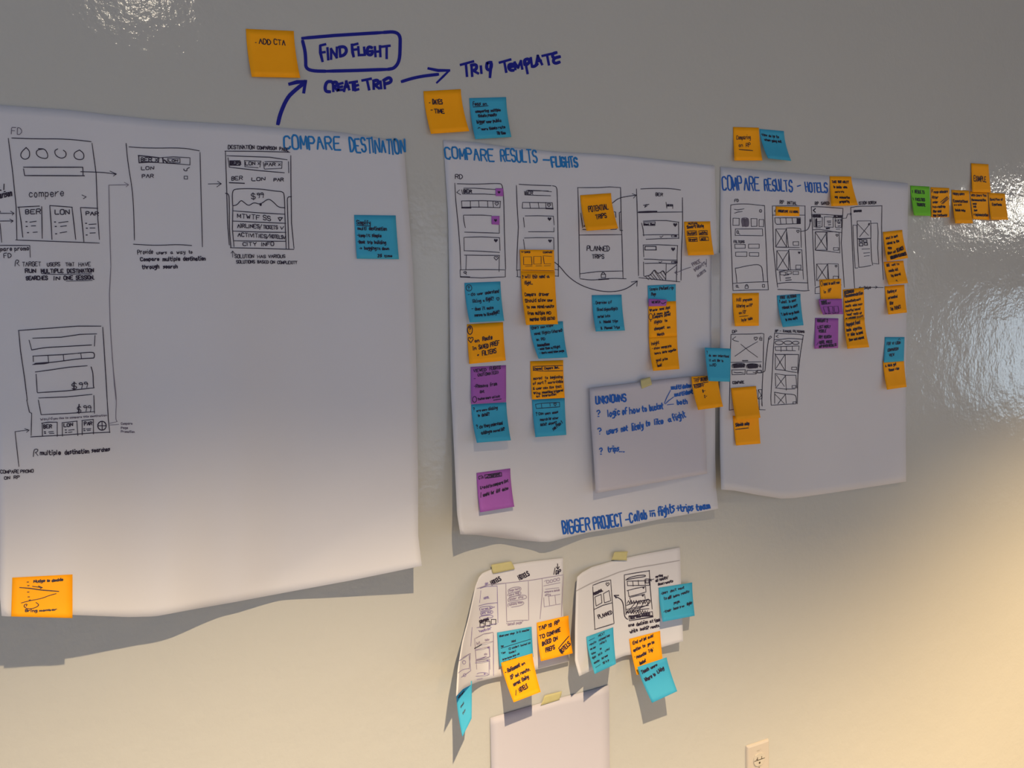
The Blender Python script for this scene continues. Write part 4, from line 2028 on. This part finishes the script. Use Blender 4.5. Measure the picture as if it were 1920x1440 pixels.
note('orange', 'orange sticky note headed RECOMMENDATION, upper of a tall pair', (1580.6, 543), (1619.8, 539.4), (1621.4, 600), (1583, 603), .003, on=P3, group=G3, pw=1,
     spec='''w 3.2
T 6 14 52 12 9 RECOMMEND
T 6 25 94 20 9 Recommendation
w 2.4
T 8 42 58 39 7 automatically
T 62 39 84 37 7 most
T 8 56 36 55 7 results
T 44 55 64 54 6 which
T 70 54 90 52 6 has
T 8 71 50 69 7 favorite/
T 54 69 80 67 7 saved
T 12 83 40 82 7 "recent"
T 46 82 70 81 7 results
T 76 81 86 79 7 up
T 8 94 16 93 6 or
T 22 94 56 92 7 price based
T 62 92 94 90 7 cost''')
note('orange', 'orange sticky note reading Happybot feed based on algorithm, lower of pair', (1583, 598.8), (1621, 596), (1630, 651), (1588.8, 654), .016, base=.0048, on=P3, group=G3,
     spec='''w 3.2
T 8 24 48 21 11 Happybot
T 52 21 76 18 12 feed
w 2.8
T 8 42 30 40 10 based on
T 40 40 82 37 9 algorithm
T 10 58 18 57 8 if
T 26 57 46 56 9 similar
T 52 56 60 55 8 to
T 64 55 84 52 10 saved
T 14 75 32 73 8 Show
T 38 73 54 72 8 most
T 58 72 86 69 8 relevant''')
note('orange', 'orange sticky note at the right chart edge, top of a column of three', (1655.7, 435), (1691.7, 431), (1702.8, 483.8), (1663, 490), .014, base=.0015, on=P3, group=G3, pw=1.4,
     spec='''w 2.8
T 12 26 34 25 8 what
T 40 25 48 24 8 is
T 54 24 74 22 8 most
T 14 44 42 43 8 relevant
T 48 43 56 42 7 to
T 62 42 76 40 8 the
T 16 59 34 60 8 app
T 10 78 32 76 8 filters
T 38 76 50 74 7 out
w 3.6
T 56 74 90 68 11 SEARCH
T 20 95 52 92 9 HIGHLIGHTS
T 56 92 96 88 9 FEATURES''')
note('orange', 'orange sticky note at the right chart edge, middle of a column of three', (1657, 491), (1694, 488.8), (1702.8, 530.6), (1666, 534.4), .012, base=.0012, on=P3, group=G3, pw=1.3,
     spec='''w 2.6
T 12 22 28 20 11 HOTEL
T 38 20 58 18 10 want
T 64 18 76 17 9 to
T 18 46 44 43 11 recently
T 50 43 66 41 11 visit
T 24 68 36 66 11 Trip
T 42 66 74 62 11 Interval
T 50 92 54 88 10 ?''')
note('orange', 'orange sticky note reading Ranking or personalised, bottom of the column', (1658.8, 537), (1695.6, 533.8), (1700.6, 586), (1665.6, 589.8), .013, base=.0012, on=P3, group=G3, pw=1.3,
     spec='''w 2.6
T 12 26 60 22 10 Ranking or
T 12 46 60 43 9 personalised
T 16 67 36 65 11 filter
T 16 87 30 86 10 Trip
T 36 86 70 82 11 THEMES''')
note('blue', 'blue sticky note at the right chart edge, low, above an orange one', (1659, 632), (1696, 632), (1694.8, 677), (1657, 680), .004, on=P3, group=G3, pw=1.2,
     spec='''w 2.6
L 68 12 74 6 80 12
T 12 32 30 31 11 FOR
T 38 31 48 30 10 VI
T 56 30 80 28 11 LOGIN
T 18 57 70 53 11 COMPARISON
T 26 78 50 76 11 VIEW''')
note('orange', 'orange sticky note at the right chart edge, lowest, bottom lifting', (1655.4, 677), (1695, 673.8), (1700, 725.6), (1663, 730.6), .014, base=.0030, on=P3, group=G3, pw=1.4,
     spec='''w 2.8
T 10 22 16 21 8 A.
T 22 21 42 20 9 when to
T 48 20 62 18 9 get
T 24 38 50 36 9 themes
T 56 36 74 34 8 + tabs''')
note('orange', 'blank orange sticky note covering the COMPARE sketch', (1370.7, 727.6), (1417.6, 723.8), (1426, 783.3), (1380, 788), .018, base=.0025, on=P3, group=G3, pw=1.3)
note('orange', 'orange sticky note with one underlined line below the blank one', (1374, 780), (1422.5, 778), (1426, 831.8), (1380, 835.4), .006, base=.0010, on=P3, group=G3, pw=1.3,
     spec='''w 2.8
T 8 36 38 34 11 Sidewide
T 44 34 62 32 10 overlays
L 6 46 58 43''')
G4 = 'sticky notes in the row on the wall at the far right'
note('green', 'green sticky note, leftmost of the row at the far right', (1706.9, 348), (1743, 350), (1745.6, 405), (1713.8, 403.8), .012, group=G4, pw=1.5,
     spec='''w 3
T 22 24 72 25 10 RESULTS
T 22 50 72 50 9 FACILITIES
T 26 67 72 68 9 TOURISTIC
T 8 24 10 24 8 1
T 8 48 10 48 8 1''')
note('orange', 'orange sticky note with a crossed-out corner beside the green note', (1744.8, 351), (1780, 352.5), (1780, 407), (1746.5, 407.5), .002, group=G4, pw=1,
     spec='''w 3
T 6 18 12 18 10 F
T 16 19 42 18 7 range
T 48 18 92 16 8 calendars
T 6 38 40 37 8 filter
T 10 53 38 52 7 under
L 52 50 88 30
L 58 55 92 32
L 66 54 96 36
T 8 69 46 68 7 have
T 46 68 78 67 7 multi-stop
T 10 84 56 83 7 filter detail
T 10 98 28 97 8 Map
T 34 97 88 97 7 Continental''')
note('orange', 'orange sticky note hanging lowest in the row at the far right', (1784, 356), (1817, 357.5), (1824.4, 418.8), (1791, 418.8), .016, group=G4, pw=1.5,
     spec='''w 3
T 6 14 40 14 7 Happy
T 46 14 72 14 7 users
T 6 36 88 37 7 Expectations
w 1.8
T 8 47 52 46 5 are quick
w 3
T 12 63 40 63 6 include
T 46 63 68 64 6 map''')
note('orange', 'orange sticky note with listed lines, fourth in the row', (1818.5, 359), (1851.5, 360), (1855, 412.5), (1824, 410.6), .003, base=.0012, group=G4, pw=1.1,
     spec='''w 3
T 6 17 92 16 7 With Users You
T 6 34 88 33 7 Recommendation
T 10 47 32 46 6 map
T 12 58 28 57 6 trip
T 14 71 32 70 6 Users
T 8 88 94 87 9 + Implementation''')
note('orange', 'orange sticky note at the end of the row, nearest the photo edge', (1853, 361), (1884.4, 363), (1890.6, 412), (1858, 412), .010, base=.0016, group=G4, pw=1.4,
     spec='''w 3
T 8 29 36 28 8 Good
T 42 28 84 27 8 Flow of
T 18 47 74 47 9 Experience''')
note('orange', 'orange sticky note standing alone above the row, reading EXAMPLE', (1821, 306), (1853.5, 308), (1858, 361), (1823, 360.2), .006, base=.0022, group=G4, pw=1.4,
     spec='w 3.4\nT 12 62 80 63 19 EXAMPLE')
G5 = 'sticky notes on the two lower sketch papers'
note('blue', 'blue sticky note on the HOTELS paper, lower part under an orange note', (932, 1186), (996.7, 1175), (1000, 1232), (937, 1250), .008, base=.0012, on=A, group=G5, pw=1.1,
     spec='''w 1.5
T 6 15 50 13 6 When user says
T 56 13 94 11 6 is it smaller
T 8 46 16 45 6 Yes
T 40 38 52 37 6 Hotel
L 8 48 96 40
T 30 58 60 56 6 (2 under)
T 66 56 94 54 6 based on
T 8 66 20 65 6 Yes
T 30 70 50 69 6 (under)
T 10 84 60 80 5 lorem ipsum dolor sit
T 10 93 50 90 5 dolor sit amet''')
note('orange', 'orange sticky note reading TAP TO RP TO COMPARE BASED ON PREFS', (1006.4, 1167.5), (1066, 1154), (1074, 1225), (1014, 1240), .022, base=.0012, on=A, group=G5,
     spec='''T 6 22 30 19 10 TAP
T 36 19 46 18 8 TO
T 56 17 70 16 10 RP
T 6 43 22 42 9 TO
T 30 42 72 36 9 COMPARE
T 12 62 40 59 10 BASED
T 48 58 60 56 9 ON
T 20 81 48 77 10 PREFS
L 96 54 60 78 70 95
T 66 94 98 76 11 HOTELS''', wd=1.8)
note('orange', 'orange sticky note headed Refinement on DP over the blue one', (939.6, 1242.5), (998.3, 1225), (1014, 1297.5), (963, 1317), .048, base=.0095, on=A, group=G5, pw=1.3,
     spec='''T 8 26 12 25 6 .
T 15 28 56 23 9 Refinement
T 62 22 72 21 6 on
T 18 46 28 45 9 DP
T 34 45 46 44 7 not
T 52 43 84 39 7 results,
T 20 64 44 61 8 correct
T 50 60 74 57 8 timing
T 16 84 22 83 8 /
T 32 83 62 79 10 HOTELS''', wd=1.7)
note('blue', 'blue sticky note curling off the HOTELS paper lower left corner', (855.6, 1302), (884.8, 1276), (884.4, 1347), (867, 1381.5), .030, base=.040, group=G5, pw=1.6, twist=-.6,
     spec='w 2\nT 12 14 50 12 5 with users\nT 22 40 44 38 5 check\nT 30 60 50 58 5 this')
note('blue', 'blue sticky note with faint writing at the SEE ALL SAVED paper left', (1099.4, 1194), (1150, 1176), (1155, 1245), (1115, 1263.8), .050, base=.0012, on=B, group=G5, pw=1.5,
     spec='''w 1.5
T 8 15 30 13 5 --------
T 44 12 68 10 6 NEXT
T 8 26 34 24 5 results
T 44 24 86 20 6 refinement map
T 8 38 30 37 5 new user
T 46 34 72 32 6 refine it
T 8 51 26 50 5 follow
T 44 47 50 46 5 less
T 8 62 24 61 5 flights
T 34 60 50 59 6 but is
T 62 57 80 55 6 used
T 10 76 34 74 5 selection
T 44 73 70 70 5 their resume
T 12 88 34 86 5 ---------
T 44 86 72 83 5 TBD to go''')
note('orange', 'orange sticky note reading End of list add option to go to Potential Trip', (1179.8, 1198), (1237.8, 1182.8), (1244, 1250), (1193.8, 1266), .016, base=.0012, on=B, group=G5, pw=1.3,
     spec='''T 10 18 26 16 8 End
T 32 16 42 15 7 of
T 46 15 54 13 7 list
T 60 13 76 11 7 add
T 8 37 32 34 7 option
T 40 33 48 32 7 to
T 56 32 66 30 7 go
T 70 30 78 29 7 to
T 8 57 12 56 6 '
T 14 58 48 53 7 Potential
T 56 51 72 49 8 Trip'
T 20 76 42 72 8 bucket''', wd=1.6)
note('blue', 'blue sticky note reading Teach users, hanging lowest below SEE ALL SAVED paper', (1195, 1250.6), (1250, 1232.5), (1270, 1296), (1222.5, 1318), .026, base=.022, on=B, group=G5, pw=1.2,
     spec='''T 8 22 34 18 9 Teach
T 42 17 64 14 6 users
T 10 44 36 40 9 Where
T 44 39 50 37 8 to
T 58 35 82 30 9 Living''', wd=1.7)
note('blue', "blue sticky note reading users don't want to leave results page", (1235, 1102), (1297.8, 1092), (1302.7, 1154.5), (1242.5, 1166), .024, base=.0012, on=B, group=G5,
     spec='''T 6 22 26 19 7 -Users
T 34 19 52 17 7 don't
T 58 16 76 14 7 want
T 14 38 22 37 8 to
w 2.8
T 26 38 36 36 8 aff
w 2
T 42 36 60 33 7 leave
T 66 32 90 28 7 results
T 42 55 60 52 7 page.
T 8 76 32 73 7 -their
T 38 72 54 70 7 focus
T 58 70 62 69 6 is
T 66 69 72 67 5 on
T 80 66 96 63 8 flights''')

# ------------------------------------------------------------------ power outlet
oc = at(1419, 1437)
ox, oz = oc.x, oc.z
e = link(bpy.data.objects.new('power_outlet', None)); e.location = (ox, 0, oz)
bpy.context.view_layer.update()
tag(e, 'ivory duplex power outlet low on the wall at the photo bottom', 'outlet')
def rounded(name, w_, h_, y0, y1, bev, mat, parent, cx=ox, cz=oz, rad=.002, flat=None):
    def ring(ww, hh, y, r):
        v = []
        for (sx, sz, a0) in ((1, 1, 0), (-1, 1, 90), (-1, -1, 180), (1, -1, 270)):
            for k in range(5):
                a = math.radians(a0+k*22.5)
                x = sx*(ww/2-r)+r*math.cos(a); z = sz*(hh/2-r)+r*math.sin(a)
                if flat: z = max(-flat, min(flat, z))
                v.append((cx+x, y, cz+z))
        return v
    rings = [ring(w_, h_, y0, rad), ring(w_, h_, y1+bev, rad), ring(w_-2*bev*.3, h_-2*bev*.3, y1+bev*.35, rad), ring(w_-2*bev, h_-2*bev, y1, rad)]
    V = [p for r in rings for p in r]; n = 20; Fc = []
    for k in range(3):
        for i in range(n):
            Fc.append((k*n+i, k*n+(i+1) % n, (k+1)*n+(i+1) % n, (k+1)*n+i))
    Fc.append(tuple(range(3*n, 4*n))); Fc.append(tuple(reversed(range(n))))
    return mesh(name, V, Fc, mat, parent)
rounded('cover_plate', .068, .114, -.0002, -.0062, .0045, M['plate'], e)
for sgn in (1, -1):
    cz = oz+sgn*.0195
    r = rounded('receptacle', .034, .034, -.006, -.0085, .0008, M['recept'], e, ox, cz, .0169, flat=.0142)
    box('slot', (ox-.0075, -.00865, cz-.001), (ox-.0055, -.0086, cz+.0070), M['slot'], r)
    box('slot', (ox-.0105, -.00865, cz+.002), (ox-.0075, -.0086, cz+.0035), M['slot'], r)
    box('slot', (ox+.0055, -.00865, cz), (ox+.0072, -.0086, cz+.0065), M['slot'], r)
    n = 12; vv = [(ox, -.0087, cz-.007)] + [(ox+.0026*math.cos(k*math.pi/6), -.0087, cz-.007+.0026*math.sin(k*math.pi/6)) for k in range(n)]
    mesh('ground_hole', vv, [(0, 1+k, 1+(k+1) % n) for k in range(n)], M['slot'], r)
rounded('screw', .0062, .0062, -.006, -.0070, .0005, M['screw'], e, ox, oz, .003)
draw(lambda x, y, d: Vector((ox-.006+x*.0001, -.0063, oz+.044-y*.0001)), 'T 0 60 120 60 40 ooo 1', M['screw'], e, 'moulded_mark', width=8, step=200)
